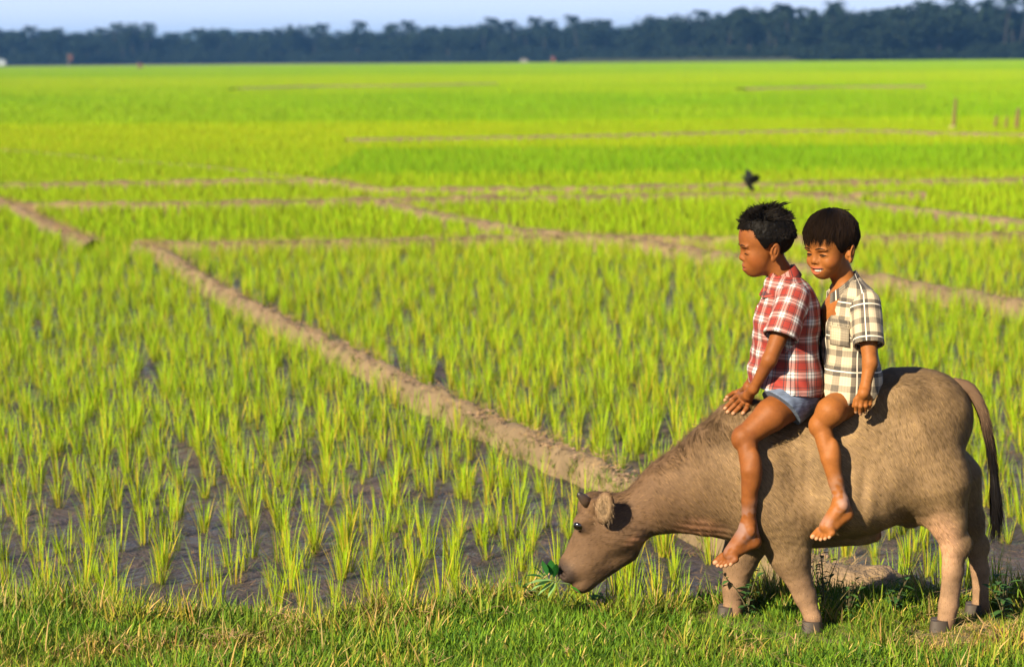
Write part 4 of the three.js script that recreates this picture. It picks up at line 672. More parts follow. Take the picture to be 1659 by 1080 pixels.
// ------------------------------------------------ rear boy: smiling, turned a little to the camera, shirt open
{
  const boy = new THREE.Group(); boy.name = numbered('person');
  const F = frame(P(1353, 408, 0.0), 0.64, -0.02, 0.0, 0.97), pr = headPrims(F, true), tips = [];
  pr.push(cone(F.w(-0.008, -0.035, 0), P(1371, 462, -0.005), 0.034, 0.037, 0.02));
  pr.push(cone(P(1373, 508, 0), P(1377, 486, 0), R(38), R(26), 0.03, 0.62), cone(P(1371, 508, 0), P(1378, 600, 0), R(39), R(38), 0.03, 0.7), cone(P(1378, 600, 0), P(1380, 630, 0), R(40), R(42), 0.03, 0.7));
  pr.push(cone(P(1395, 488, 0.085), P(1372, 488, -0.085), R(18.5), R(18.5), 0.03));
  const S = P(1403, 497, 0.118), El = P(1410, 588, 0.180), Wr = P(1402, 630, 0.198);
  chain(pr, [[S, 18.5], [El, 11.3], [Wr, 8.2]], 0.012);
  const hz = (px, py, c) => { const p = hug(px, py, c); return P(px, py, Math.max(p.z, 0.168 + c)); };
  const K = [[1390, 645, 0.034], [1396.5, 647, 0.036], [1403, 646.5, 0.034], [1409.5, 645, 0.030]].map((q) => hz(...q)), pm = hz(1400, 637, 0.04);
  pr.push(cone(Wr, pm, R(9), R(9), 0.01)); for (const k of K) pr.push(cone(pm, k, R(8), R(4.6), 0.006));
  [[[1388, 656, 0.036], [1387.5, 667, 0.02]], [[1395, 658, 0.038], [1394.5, 670, 0.02]], [[1403, 657, 0.036], [1402, 667, 0.018]], [[1410, 654, 0.030], [1409, 661, 0.018]]].forEach(([m, t], i) => digit(pr, tips, [K[i], hz(...m), hz(...t)], R(4.1), R(3.2)));
  digit(pr, [], [hz(1394, 638, 0.022), hz(1387, 648, 0.018), hz(1384, 657, 0.014)], R(4.6), R(3.6));
  chain(pr, [[P(1368, 497, -0.118), 18], [P(1360, 585, -0.16), 12.6], [P(1345, 632, -0.15), 9]], 0.012);
  { const w2 = P(1345, 632, -0.15), q = (dx, dy, dz) => w2.clone().add(V(dx, dy, dz)); pr.push(cone(w2, q(-0.03, -0.03, 0.0), R(8.5), R(9), 0.01)); for (let i = 0; i < 4; i++) digit(pr, [], [q(-0.035, -0.035 - 0.006 * i, -0.018 + 0.011 * i), q(-0.06, -0.05 - 0.006 * i, -0.02 + 0.012 * i), q(-0.075, -0.07 - 0.005 * i, -0.02 + 0.012 * i)], R(4.2), R(3.3)); digit(pr, [], [q(-0.015, -0.02, 0.015), q(-0.04, -0.03, 0.03), q(-0.055, -0.045, 0.034)], R(4.6), R(3.6)); }
  const legs = (s) => {
    const near = s > 0, Z = (p) => near ? p : V(p.x, p.y, -p.z);
    const knee = Z(hug(1330, 687, 0.050)), calfP = Z(hug(1345, 742, 0.042)), ank = Z(hug(1363, 812, 0.026));
    chain(pr, [[P(1372, 648, 0.075 * s), 28.5], [Z(P(1346, 667, Math.max(0.17, hug(1346, 667, 0.055).z))), 23], [knee, 17]], 0.012);
    pr.push(ell(knee.clone().add(V(-R(3), -R(3), 0)), [R(16.5), R(19), R(17.5)], 0.008));
    chain(pr, [[knee, 15.5], [calfP, 14.5], [calfP.clone().lerp(ank, 0.55), 12], [ank, 10.2]], 0.006);
    pr.push(ell(calfP.clone().add(V(R(5), 0, 0)), [R(13), R(32), R(14)], 0.008));
    const z = ank.z, q = (px, py, dz = 0) => P(px, py, z + dz * s);
    pr.push(cone(ank, q(1372, 833), R(12.5), R(9.5), 0.012), cone(q(1360, 823), q(1338, 853), R(13.5), R(10.5), 0.014, 0.8), cone(q(1372, 833), q(1346, 860, 0.012), R(9.2), R(7), 0.014));
    pr.push(ell(q(1368, 819, 0.024), [R(6.5), R(7.5), R(6)], 0.012));
    const bases = [[1328, 860, -0.022], [1332, 864, -0.008], [1337, 866, 0.006], [1343, 865.5, 0.017], [1349, 863, 0.026]], te = [[1317, 869, -0.026], [1323, 872.5, -0.01], [1330, 873.5, 0.005], [1337, 872.5, 0.018], [1344, 870, 0.028]];
    bases.forEach((b, i) => { pr.push(cone(q(1343, 854, b[2] * 0.6), q(...b), R(8.5), R(i ? 5 : 6.4), 0.008)); digit(pr, near ? tips : [], [q(...b), q((b[0] + te[i][0]) / 2, (b[1] + te[i][1]) / 2 - 1, (b[2] + te[i][2]) / 2), q(...te[i])], R(i ? 4.2 : 5.8), R(i ? 3.2 : 4.5), 0.002); });
    return [ank, knee];
  };
  const [ank, knee] = legs(1); legs(-1);
  const bf = field(pr), [lo, hi] = bbox(pr, 0.012), g = netMesh(bf, lo, hi, 0.0027, 2);
  paint(g, skinPaint(F, [0.210, 0.076, 0.019], tips, { smile: true, dust: [[ank, 0.06, [0.22, 0.17, 0.17]], [P(1345, 850, ank.z), 0.045, [0.26, 0.18, 0.17]], [knee, 0.045, [0.14, 0.05, 0.025]], [P(1362, 785, ank.z), 0.05, [0.22, 0.13, 0.09]], [P(1402, 612, 0.16), 0.02, [0.25, 0.17, 0.15]]] }));
  part('body', g, skinMat, boy); faceHair(bf, F, boy, true);
  for (const s of [1, -1]) { const e = new THREE.SphereGeometry(0.0105, 20, 14), o = F.w(0.0715, -0.004, 0.030 * s); part('eye', e.translate(o.x, o.y, o.z), mat([0.02, 0.012, 0.008], 0.2), boy); }
  { const m = new MB(), n = 10; for (let i = 0; i < n; i++) { const a0 = (i / n - 0.5) * 2.5 + 0.012, a1 = ((i + 1) / n - 0.5) * 2.5 - 0.012, c = [0.56, 0.53, 0.47], pt = (a, y, r) => F.w(0.0568 + Math.cos(a) * r, y + 0.0025 * Math.sin(a) * Math.sin(a), Math.sin(a) * r * 1.08); const v = [pt(a0, -0.0462, 0.0212), pt(a1, -0.0462, 0.0212), pt(a1, -0.0545, 0.0212), pt(a0, -0.0545, 0.0212), pt(a0, -0.0462, 0.016), pt(a1, -0.0462, 0.016), pt(a1, -0.0545, 0.016), pt(a0, -0.0545, 0.016)].map((p) => m.v(p.x, p.y, p.z, c)); for (const f of [[0, 1, 2, 3], [5, 4, 7, 6], [4, 5, 1, 0], [3, 2, 6, 7], [1, 5, 6, 2], [4, 0, 3, 7]]) m.quad(v[f[0]], v[f[1]], v[f[2]], v[f[3]]); } part('teeth', m.geo(), vmat(0.25), boy); }
  // hair: smooth, with a fringe over the forehead
  const bound = (h) => { const side = pl([[-0.09, -0.022], [-0.03, -0.02], [-0.02, 0.0], [-0.015, 0.02], [0, 0.026], [0.012, 0.02], [0.02, 0.004], [0.032, 0.002], [0.045, 0.012], [0.06, 0.036], [0.075, 0.046], [0.12, 0.044]], h.x); return side + 0.006 * noise(h.x * 60, h.z * 60, 1); };
  part('hair', hairCap(F, 0.005, bound, 0.0016, [0.005, 0.0035, 0.003]), hairMat, boy);
  const hm = new MB(), cw = V(-0.02, 0.115, 0.01);
  for (let q = 0; q < 3200; q++) {
    const th = rr(0, 6.283), fr = Math.cos(th), lenA = (fr > 0.2 ? rr(1.0, 2.1) : fr > -0.4 ? rr(0.9, 2.0) : rr(0.9, 2.4)) , st = rr(0.02, 0.75), pts = []; let ok = true;
    for (let k = 0; k <= 7; k++) {
      const ph = st + (lenA - st) * k / 7 + 0.02, a = th + (fr > 0.2 ? 0.3 * noise(th * 7, 2, 2) * ph : 0) + 0.1 * Math.sin(ph * 3 + q), n = V(Math.sin(ph) * Math.cos(a), Math.cos(ph), Math.sin(ph) * Math.sin(a)); const off = 0.0072 + 0.004 * noise(Math.cos(a) * 9, ph * 3, Math.sin(a) * 9) + 0.0018 * rnd() + (q % 6 === 0 ? 0.005 * rnd() : 0);
      const p = V(0.014 + n.x * (0.081 + off) - 0.012 * (1 - k / 7) * 0, 0.052 + n.y * (0.073 + off), n.z * (0.0715 + off)); if (fr > 0.2 && p.y < 0.05) p.x += 0.006 * (0.05 - p.y) / 0.04; const b = bound(p); const fringe = fr > 0.3 ? 0.066 : 0.011; if (p.y < b - fringe * (0.3 + 0.7 * ((q * 7919) % 97) / 97)) break; pts.push(F.w(p.x, p.y, p.z));
    }
    if (pts.length > 2) { const lt = rr(0.7, 1.6); strand(hm, pts, rr(0.0008, 0.0022), [0.005 * lt, 0.0035 * lt, 0.003 * lt], [0.014 * lt, 0.008 * lt, 0.005 * lt]); }
  }
  for (let q = 0; q < 5; q++) { const p = V(-0.025 + gs() * 0.03, 0.128, -0.02 + gs() * 0.03), l = rr(0.015, 0.03); strand(hm, [0, 0.35, 0.7, 1].map((t) => F.w(p.x - l * 1.1 * t, p.y + l * (0.5 * t - 0.55 * t * t), p.z)), 0.0008, [0.010, 0.007, 0.005], [0.012, 0.008, 0.006]); }
  part('hair_strands', hm.geo(), hairMat, boy);
  // shirt hanging open
  const T0 = field([cone(P(1376, 528, 0), P(1376, 486, 0), R(46), R(38), 0.03, 0.68), cone(P(1375, 488, 0), P(1372, 466, 0), R(36), R(26), 0.02, 0.75), cone(P(1376, 528, 0), P(1374, 610, 0), R(47), R(50), 0.03, 0.72), cone(P(1374, 610, 0), P(1367, 690, 0), R(51), R(53), 0.03, 0.70), cone(P(1398, 491, 0.088), P(1378, 490, -0.088), R(22.5), R(22.5), 0.03), ell(P(1394, 515, 0), [R(30), R(48), 0.10], 0.03), cone(P(1378, 625, 0.05), P(1362, 664, 0.092), R(46), R(43), 0.03), cone(P(1378, 625, -0.05), P(1362, 664, -0.092), R(46), R(43), 0.03)]);
  const fold = (x, y, z) => 0.0065 * noise(x * 9 + 3, y * 5, z * 9 + 2) + 0.0042 * noise(x * 26 + y * 9, y * 7, z * 26) + 0.0022 * Math.sin((x * 1.0 + z * 0.5) * 80 + 4 * noise(x * 5, y * 5, z * 5)) * smooth(0.02, -0.12, y - P(0, 560, 0).y);
  const T = (x, y, z) => T0(x, y, z) + fold(x, y, z), hem = plane(P(1366, 660, 0.17), V(0.18, -1, 0)), neckCut = ell(P(1362, 455, 0.01), [R(30), R(26), 0.058], 0.01, rotZ(30));
  const o0 = P(1376, 455, 0), o1 = P(1372, 650, 0);
  const edgeX = [[P(0, 660, 0).y, P(1335, 0, 0).x], [P(0, 560, 0).y, P(1334, 0, 0).x], [P(0, 528, 0).y, P(1340, 0, 0).x], [P(0, 490, 0).y, P(1358, 0, 0).x], [P(0, 450, 0).y, P(1386, 0, 0).x]];
  const openF = (x, y, z) => Math.max(-0.04 - z, z - 0.2, x - pl(edgeX, y) - 0.006 * noise(y * 30, 1, 1));
  const S1 = [P(1403, 492, 0.110), P(1408, 563, 0.170)], S2 = [P(1374, 492, -0.110), P(1366, 560, -0.155)];
  const sl = (Sx) => { const c = cone(Sx[0], Sx[1].clone().add(Sx[1].clone().sub(Sx[0]).multiplyScalar(0.5)), R(24), R(26.5), 0.02), pn = plane(Sx[1].clone().lerp(Sx[0], 0.05), Sx[1].clone().sub(Sx[0])); return (x, y, z) => { const d = c.f(x, y, z) + 0.6 * fold(x * 1.3, y, z); return Math.max(d, -(d + 0.0065), pn(x, y, z)); }; };
  const sA = sl(S1), sB = sl(S2);
  const shirt = (x, y, z) => { const d = T(x, y, z), t = Math.max(d, -(d + 0.0065), hem(x, y, z) + 0.006 * noise(x * 9, 1, z * 9), -neckCut.f(x, y, z), -openF(x, y, z)); return smin(smin(t, sA(x, y, z), 0.012), sB(x, y, z), 0.012); };
  const sg = cloth(shirt, [P(1300, 0, 0).x, P(0, 705, 0).y, -0.24], [P(1450, 0, 0).x, P(0, 430, 0).y, 0.25], 0.0034);
  const aA = cone(S1[0].clone().lerp(S1[1], 0.15), S1[1], R(26), R(27)).f, aB = cone(S2[0].clone().lerp(S2[1], 0.15), S2[1], R(26), R(27)).f;
  part('shirt', wrapUV(sg, [[P(1372, 655, 0), P(1384, 480, 0), V(-0.1, 0, 1)], [S1[0], S1[1], V(0, 0, 1)], [S2[0], S2[1], V(0, 0, -1)]], (x, y, z) => { const t = T(x, y, z), a = aA(x, y, z), b = aB(x, y, z); return a < t && a < b ? 1 : b < t ? 2 : 0; }, [0.112, 0.054, 0.102]), shirtMat2, boy).userData.label = 'cream shirt with charcoal check, hanging open in front';
  const col = collarGeo((t) => { const a = (t - 0.5) * 2 * Math.PI * 0.74 + Math.PI, cs = Math.cos(a), sn = Math.sin(a); const mk = (fx, fy, bx, by, rz, dy) => { const m = P((fx + bx) / 2 - cs * (bx - fx) / 2, (fy + by) / 2 + cs * (fy - by) / 2 + dy * Math.abs(sn), 0); m.z = -sn * rz; return m; }; return [mk(1336, 486, 1386, 444, 0.050, 2), mk(1334, 480, 1388, 438, 0.054, 0), mk(1330, 500, 1396, 452, 0.078, 9), mk(1333, 504, 1392, 456, 0.074, 9)]; });
  part('collar', col, shirtMat2, boy);
  { // breast pocket with flap, laid on the cloth
    const at = (px, py, lift) => { let z = 0.35; for (let i = 0; i < 300; i++) { const p = P(px, py, z), d = T(p.x, p.y, p.z); if (d < lift) break; z -= Math.max(0.0004, d - lift) * 0.6; } return P(px, py, z); };
    const slab = (x0, x1, y0, y1, skew) => { const m = new MB(), uv = [], N = 8, id = [[], []], qs = [[], []], cu = [], cv = []; for (const [k, lift] of [[0, 0.001], [1, 0.0048]]) for (let j = 0; j <= N; j++) for (let i = 0; i <= N; i++) { const px = x0 + (x1 - x0) * i / N, py = y0 + (y1 - y0) * j / N + skew * i / N, p = at(px, py, lift); id[k].push(m.v(p.x, p.y, p.z, [1, 1, 1])); qs[k][j * (N + 1) + i] = p; const uu = i ? cu[i - 1] + p.distanceTo(qs[k][j * (N + 1) + i - 1]) : 0, vv = j ? cv[(j - 1) * (N + 1) + i] + p.distanceTo(qs[k][(j - 1) * (N + 1) + i]) : 0; cu[i] = uu; cv[j * (N + 1) + i] = vv; uv.push(uu / 0.15 + 0.3, vv / 0.15 + 0.2); } const q = (k, j, i) => id[k][j * (N + 1) + i]; for (let j = 0; j < N; j++) for (let i = 0; i < N; i++) { m.quad(q(1, j, i), q(1, j + 1, i), q(1, j + 1, i + 1), q(1, j, i + 1)); } for (let i = 0; i < N; i++) { m.quad(q(0, 0, i), q(1, 0, i), q(1, 0, i + 1), q(0, 0, i + 1)); m.quad(q(1, N, i), q(0, N, i), q(0, N, i + 1), q(1, N, i + 1)); m.quad(q(0, i, 0), q(0, i + 1, 0), q(1, i + 1, 0), q(1, i, 0)); m.quad(q(1, i, N), q(1, i + 1, N), q(0, i + 1, N), q(0, i, N)); } const g2 = m.geo(); g2.setAttribute('uv', new THREE.Float32BufferAttribute(uv, 2)); return g2; };
    const pk = part('pocket', slab(1345, 1376, 520, 557, 5), shirtMat2, boy); part('flap', slab(1344, 1377, 515, 528, 5), shirtMat2, pk);
  }
  // yellow shorts and waistband
  const sh = field([cone(P(1378, 640, 0.05), P(1358, 660, 0.11), R(38), R(34), 0.01), cone(P(1374, 560, 0), P(1376, 632, 0), R(42.5), R(43), 0.02, 0.76), cone(P(1378, 640, -0.05), P(1358, 660, -0.11), R(38), R(34), 0.01)]), cA = plane(P(1366, 648, 0.11), V(-0.6, -0.6, 0.5)), cB = plane(P(1366, 648, -0.11), V(-0.6, -0.6, -0.5)), tp = plane(P(1375, 556, 0), V(-0.1, 1, 0));
  const hg = netMesh((x, y, z) => Math.max(sh(x, y, z) + 0.002 * noise(x * 30, y * 30, z * 30), z > 0 ? cA(x, y, z) : cB(x, y, z), tp(x, y, z)), [P(1310, 0, 0).x, P(0, 715, 0).y, -0.26], [P(1440, 0, 0).x, P(0, 540, 0).y, 0.26], 0.004);
  part('shorts', hg, mat([0.50, 0.26, 0.02], 0.85), boy).userData.label = 'yellow shorts under the open shirt';
  tag(boy, 'smiling boy in open cream checked shirt sitting behind the other boy', 'person', 'boys riding the buffalo');
  finish(boy, P(1378, 655, 0));
  for (const c of boy.children) for (const d of c.children) d.geometry.translate(-boy.position.x, -boy.position.y, -boy.position.z);
}
// ---------------------------------------------------------------- tree line, far things, weeds, bird
{
  const treeLeaf = vmat(0.75, { side: THREE.DoubleSide, specularIntensity: 0.2 }), barkM = vmat(0.95);
  const lc = () => { const k = rr(0.6, 1.25); return [0.009 * k, 0.019 * k, 0.012 * k]; };
  const palmProto = (H, lean, nf) => {
    const trunk = new MB(), pts = [], rad = []; for (let i = 0; i <= 8; i++) { const t = i / 8; pts.push(V(lean * t * t, H * t - 0.3, 0.3 * lean * t)); rad.push(0.2 - 0.08 * t); } trunk.tube(pts, rad, 7, [[0.02, 0.02, 0.018]]);
    const m = new MB(), T = pts[8];
    for (let f = 0; f < nf; f++) {
      const az = f / nf * 6.283 + rr(-0.3, 0.3), el = rr(-0.35, 1.2), L = rr(2.6, 3.6), c = lc(); let x = T.x, y = T.y, z = T.z, a = el; const n = 9, st = L / n;
      for (let k = 0; k < n; k++) {
        const nx = x + Math.cos(az) * Math.cos(a) * st, ny = y + Math.sin(a) * st, nz = z + Math.sin(az) * Math.cos(a) * st, w = 0.75 * Math.sin(Math.PI * (0.12 + 0.85 * (k + 0.5) / n)), sx = -Math.sin(az), sz = Math.cos(az);
        for (const s of [1, -1]) { const q0 = m.v(x, y, z, c), q1 = m.v(nx, ny, nz, c), q2 = m.v(nx + sx * w * s + Math.cos(az) * 0.2, ny - w * 0.62, nz + sz * w * s + Math.sin(az) * 0.2, c); m.tri(q0, q1, q2); const q3 = m.v((x + nx) / 2, (y + ny) / 2, (z + nz) / 2, c), q4 = m.v(x + sx * w * s * 0.9, y - w * 0.6, z + sz * w * s * 0.9, c); m.tri(q0, q3, q4); }
        x = nx; y = ny; z = nz; a -= 0.24 + 0.05 * k / n;
      }
    }
    return [trunk.geo(), m.geo()];
  };
  const leafyProto = (H, Wd, n, sparse) => {
    const trunk = new MB(), m = new MB(), tips = []; const t0 = H * 0.35; trunk.tube([V(0, -0.3, 0), V(0.1, t0 * 0.6, 0.1), V(0, t0, 0.05)], [0.35, 0.28, 0.24], 7, [[0.02, 0.018, 0.015]]);
    for (let b = 0; b < 9; b++) { const az = b / 9 * 6.283 + rr(-0.3, 0.3), e = rr(0.35, 1.3), L = rr(0.35, 0.6) * H, p1 = V(Math.cos(az) * Math.cos(e) * L * 0.5 * Wd, t0 + Math.sin(e) * L * 0.5, Math.sin(az) * Math.cos(e) * L * 0.5 * Wd), p2 = V(p1.x * 2, t0 + (p1.y - t0) * 1.95, p1.z * 2); trunk.tube([V(0, t0 - 0.2, 0), p1, p2], [0.16, 0.1, 0.04], 5, [[0.02, 0.018, 0.015]]); tips.push(p2, p1.clone().lerp(p2, 0.5), p1); }
    for (let q = 0; q < n; q++) { const t = tips[q % tips.length], r = sparse ? 0.7 : 1.35, x = t.x + gs() * r, y = t.y + gs() * r * 0.8, z = t.z + gs() * r, s = rr(0.18, 0.42), a = rr(0, 6.283), b = rr(-0.9, 0.9), c = lc(); const ux = Math.cos(a) * s, uz = Math.sin(a) * s, vy = Math.cos(b) * s, vx = -Math.sin(a) * Math.sin(b) * s, vz = Math.cos(a) * Math.sin(b) * s; const i0 = m.v(x - ux, y, z - uz, c), i1 = m.v(x + vx, y + vy * 0.7, z + vz, c), i2 = m.v(x + ux, y, z + uz, c), i3 = m.v(x - vx, y - vy * 0.7, z - vz, c); m.quad(i0, i1, i2, i3); }
    return [trunk.geo(), m.geo()];
  };
  const palms = [palmProto(9.5, 1.4, 17), palmProto(11, -1.1, 19), palmProto(8, 0.6, 16), palmProto(10, 2.2, 18)], leafy = [leafyProto(9, 1.1, 1700), leafyProto(7.5, 1.4, 1700), leafyProto(10.5, 0.8, 1700)], feather = leafyProto(13, 1.15, 520, true);
  // depth of the wood's edge along x (in units of x over depth), nearer on the right
  scene.fog = new THREE.FogExp2(new THREE.Color().setRGB(0.15, 0.42, 1.0), 0.0002);
  const edge = (u) => 800 - 240 * smooth(-0.1, 0.2, u) + 18 * Math.sin(u * 40);
  const put = (proto, name, label, u, dz, s, group) => { const D = edge(u) + dz, t = new THREE.Group(); t.position.set(u * D, MUD, 7 - D); t.rotation.y = rr(0, 6.28); t.scale.setScalar(s); part('trunk', proto[0], barkM, t); part('crown', proto[1], treeLeaf, t); tag(top(name, t), label, 'tree', group); return t; };
  const ux = (px) => (px - 829.5) / FPX;
  for (let k = 0; k < 110; k++) { const u = -0.245 + 0.49 * (k + rr(-0.4, 0.4)) / 109, s = (0.84 + 0.34 * noise(u * 26, 1, 1) + rr(-0.2, 0.16)) * (1.3 + 0.22 * smooth(-0.05, 0.2, u)); put(palms[k % 4], 'coconut_palm', u < 0 ? 'dark coconut palm in the far tree line on the left half' : 'dark coconut palm in the far tree line on the right half', u, rr(0, 25), Math.min(s, 1.22 + 0.22 * smooth(0.1, 0.2, u)), 'palms in the far tree line'); }
  for (let k = 0; k < 46; k++) { const u = -0.25 + 0.5 * (k + rr(-0.4, 0.4)) / 45; put(leafy[k % 3], 'broadleaf_tree', u < 0 ? 'dark leafy tree among the far palms on the left half' : 'dark leafy tree among the far palms on the right half', u, rr(-6, 18), rr(0.72, 1.1) * (1.3 + 0.16 * smooth(-0.05, 0.2, u)), 'leafy trees in the far tree line'); }
  put(feather, 'feathery_tree', 'tall thin-crowned tree standing above the far tree line', ux(1158), 10, 1.12); put(feather, 'feathery_tree', 'second thin-crowned tree close beside the tall one', ux(1185), 14, 1.08);
  put(palms[1], 'coconut_palm', 'lone palm crown standing up at the middle of the skyline', ux(816), 4, 1.08); put(palms[0], 'coconut_palm', 'palm standing above the skyline left of the middle', ux(432), 4, 1.1);
  put(palms[3], 'coconut_palm', 'tallest dark palm near the right end of the skyline', ux(1488), 0, 1.3); put(palms[1], 'coconut_palm', 'tall palm at the right edge of the skyline', ux(1625), 0, 1.34);
  // the wood behind and the scrub below reads as one mass
  const wood = new THREE.Group(), bins = [[], [], [], [], []]; for (let k = 0; k < 1700; k++) { const u = rr(-0.5, 0.5), D = edge(u) + rr(15, 130); const s = rr(0.7, 1.05) * (1.2 + 0.22 * smooth(-0.05, 0.2, u)); bins[Math.floor(rnd() * 5)].push([u * D, MUD, 7 - D, rr(0, 6.28), s, s, [1, 1, 1], 0, 0]); }
  inst('crowns', palms[0][1], treeLeaf, bins[0], wood); inst('crowns', palms[2][1], treeLeaf, bins[1], wood); leafy.forEach((l, k) => inst('crowns', l[1], treeLeaf, bins[2 + k], wood));
  const scrub = []; for (let k = 0; k < 2400; k++) { const u = rr(-0.5, 0.5), D = edge(u) + rr(-8, 50); scrub.push([u * D, MUD - 3.2, 7 - D, rr(0, 6.28), rr(0.9, 1.2), rr(0.75, 1.15), [1, 1, 1], 0, 0]); } inst('scrub', leafy[1][1], treeLeaf, scrub, wood);
  tag(top('distant_wood', wood), 'dark mass of palms and scrub closing off the fields', 'wood', null, 'stuff');
  // low hills behind the left of the wood
  const hm = new MB(), N = 60; for (let i = 0; i <= N; i++) { const x = -1500 + 2600 * i / N, h = 30 + 26 * noise(i * 0.13, 1, 1) + 12 * noise(i * 0.4, 2, 1) - 20 * smooth(0.4, 1, i / N); hm.v(x, -2, -3300, [0.05, 0.07, 0.05]); hm.v(x, h, -3420, [0.05, 0.07, 0.05]); hm.v(x, -2, -3700, [0.05, 0.07, 0.05]); if (i) { const a = (i - 1) * 3; hm.quad(a, a + 3, a + 4, a + 1); hm.quad(a + 1, a + 4, a + 5, a + 2); } }
  tag(top('hills', new THREE.Mesh(hm.geo(), vmat(0.95, { side: THREE.DoubleSide }))), 'faint low hills behind the tree line', 'hills', null, 'structure');
  // small far things along the field's edge
  const hut = (px, D, w, h, wallC, roofC, label) => { const t = new THREE.Group(), x = ux(px) * D; t.position.set(x, MUD, 7 - D); part('wall', new THREE.BoxGeometry(w, h, w * 0.6).translate(0, h / 2 + 0.3, 0), mat(wallC, 0.9), t); const r = new THREE.CylinderGeometry(0.02, w * 0.72, h * 0.6, 4, 1).rotateY(Math.PI / 4).scale(1, 1, 0.7).translate(0, h * 1.3 + 0.3, 0); part('roof', r, mat(roofC, 0.8), t); tag(top('field_hut', t), label, 'hut'); };
  hut(6, 700, 4.5, 1.3, [0.25, 0.3, 0.33], [0.22, 0.28, 0.33], 'pale low hut at the left end of the tree line'); hut(852, 620, 2.2, 0.6, [0.16, 0.16, 0.16], [0.16, 0.155, 0.15], 'tiny white hut below the trees near the middle');
  const flag = (px, D, h, c, label) => { const t = new THREE.Group(); t.position.set(ux(px) * D, MUD, 7 - D); const p = new MB(); p.tube([V(0, 0, 0), V(0.03, h, 0)], [0.05, 0.04], 6, [[0.25, 0.2, 0.16]]); part('pole', p.geo(), barkM, t); const m = new MB(), n = 6; for (let i = 0; i <= n; i++) for (let j = 0; j <= 4; j++) m.v(0.05 + i / n * 0.7, h - 0.05 - j / 4 * 1.1 - 0.12 * i / n, 0.12 * Math.sin(i * 1.1 + j * 0.4), c); for (let i = 0; i < n; i++) for (let j = 0; j < 4; j++) { const a = i * 5 + j; m.quad(a, a + 1, a + 6, a + 5); } part('cloth', m.geo(), vmat(0.9, { side: THREE.DoubleSide }), t); tag(top('field_flag', t), label, 'flag'); };
  flag(118, 420, 2.9, [0.07, 0.03, 0.03], 'reddish cloth on a pole at the far left field edge'); flag(230, 430, 1.2, [0.09, 0.035, 0.03], 'low red cloth right of the far left pole'); flag(896, 560, 1.8, [0.12, 0.03, 0.025], 'red cloth beside the tiny white hut');
  // a grassy dike in front of the wood on the right
  const gb = new MB(); for (let i = 0; i <= 40; i++) { const u = ux(900 + 410 * i / 40), D = 560, e = Math.min(1, Math.min(i, 40 - i) / 3) * (1 + 0.3 * noise(i * 0.5, 3, 3)); [[-1.5, 0], [-0.6, 1.1], [0.8, 1.1], [1.8, 0]].forEach(([dz, h]) => gb.v(u * D, MUD + h * e, 7 - D - dz, [0.018, 0.026, 0.012])); if (i) for (let j = 0; j < 3; j++) { const a = (i - 1) * 4 + j; gb.quad(a, a + 1, a + 5, a + 4); } }
  tag(top('far_dike', new THREE.Mesh(gb.geo(), vmat(0.95, { side: THREE.DoubleSide }))), 'dark grassy dike in front of the trees right of the middle', 'dike', null, 'structure');
  // marker posts in the field on the right
  const post = (px, py, h, w, foot, label) => { const g0 = G(px, py, MUD), t = new THREE.Group(); t.position.copy(g0); const p = new MB(); p.tube([V(0, -0.1, 0), V(0.02, h * 0.5, 0), V(0.05, h, 0)], [w, w * 0.85, w * 0.6], 8, [[0.13, 0.085, 0.035], [0.12, 0.08, 0.03], [0.10, 0.08, 0.03]]); part('stake', p.geo(), barkM, t); if (foot) { const s = new THREE.IcosahedronGeometry(0.1, 2); const a = s.attributes.position; for (let i = 0; i < a.count; i++) { const k = 1 + 0.25 * noise(a.getX(i) * 9, a.getY(i) * 9, a.getZ(i) * 9); a.setXYZ(i, a.getX(i) * k, a.getY(i) * k * 0.8, a.getZ(i) * k); } s.computeVertexNormals(); part('stone', s.translate(-0.05, 0.12, 0.1), mat([0.24, 0.19, 0.1], 0.9), t); } tag(top('marker_post', t), label, 'post', 'posts in the field on the right'); };
  post(1545, 216, 0.85, 0.05, true, 'reddish post with a pale stone at its foot'); post(1612, 214, 0.4, 0.05, false, 'shortest reddish post, between two others at the right'); post(1629, 216, 0.42, 0.04, false, 'short reddish post next to the rightmost one'); post(1647, 216, 0.62, 0.06, false, 'tall reddish post nearest the right edge');
  // a small dark bird low over the rice
  { const c = P(1212, 297, -24), t = new THREE.Group(); t.position.copy(c); const S = 1.05, w = (x, y, z) => V(x * S, y * S, z * S), q = new THREE.Quaternion().setFromEuler(new THREE.Euler(0.3, 0.5, -0.5));
    const bm = netMesh(field([cone(w(-0.03, 0.02, 0), w(0.08, -0.035, 0), 0.035, 0.032, 0.02), ell(w(0.115, -0.05, 0), [0.028, 0.024, 0.024], 0.015), cone(w(0.135, -0.055, 0), w(0.165, -0.062, 0), 0.008, 0.002, 0.008), cone(w(-0.03, 0.02, 0), w(-0.13, 0.055, 0), 0.02, 0.014, 0.02, 0.6)]), [-0.2, -0.12, -0.08], [0.22, 0.12, 0.08], 0.008);
    part('body', paint(bm, () => [0.018, 0.02, 0.012]), vmat(0.6), t);
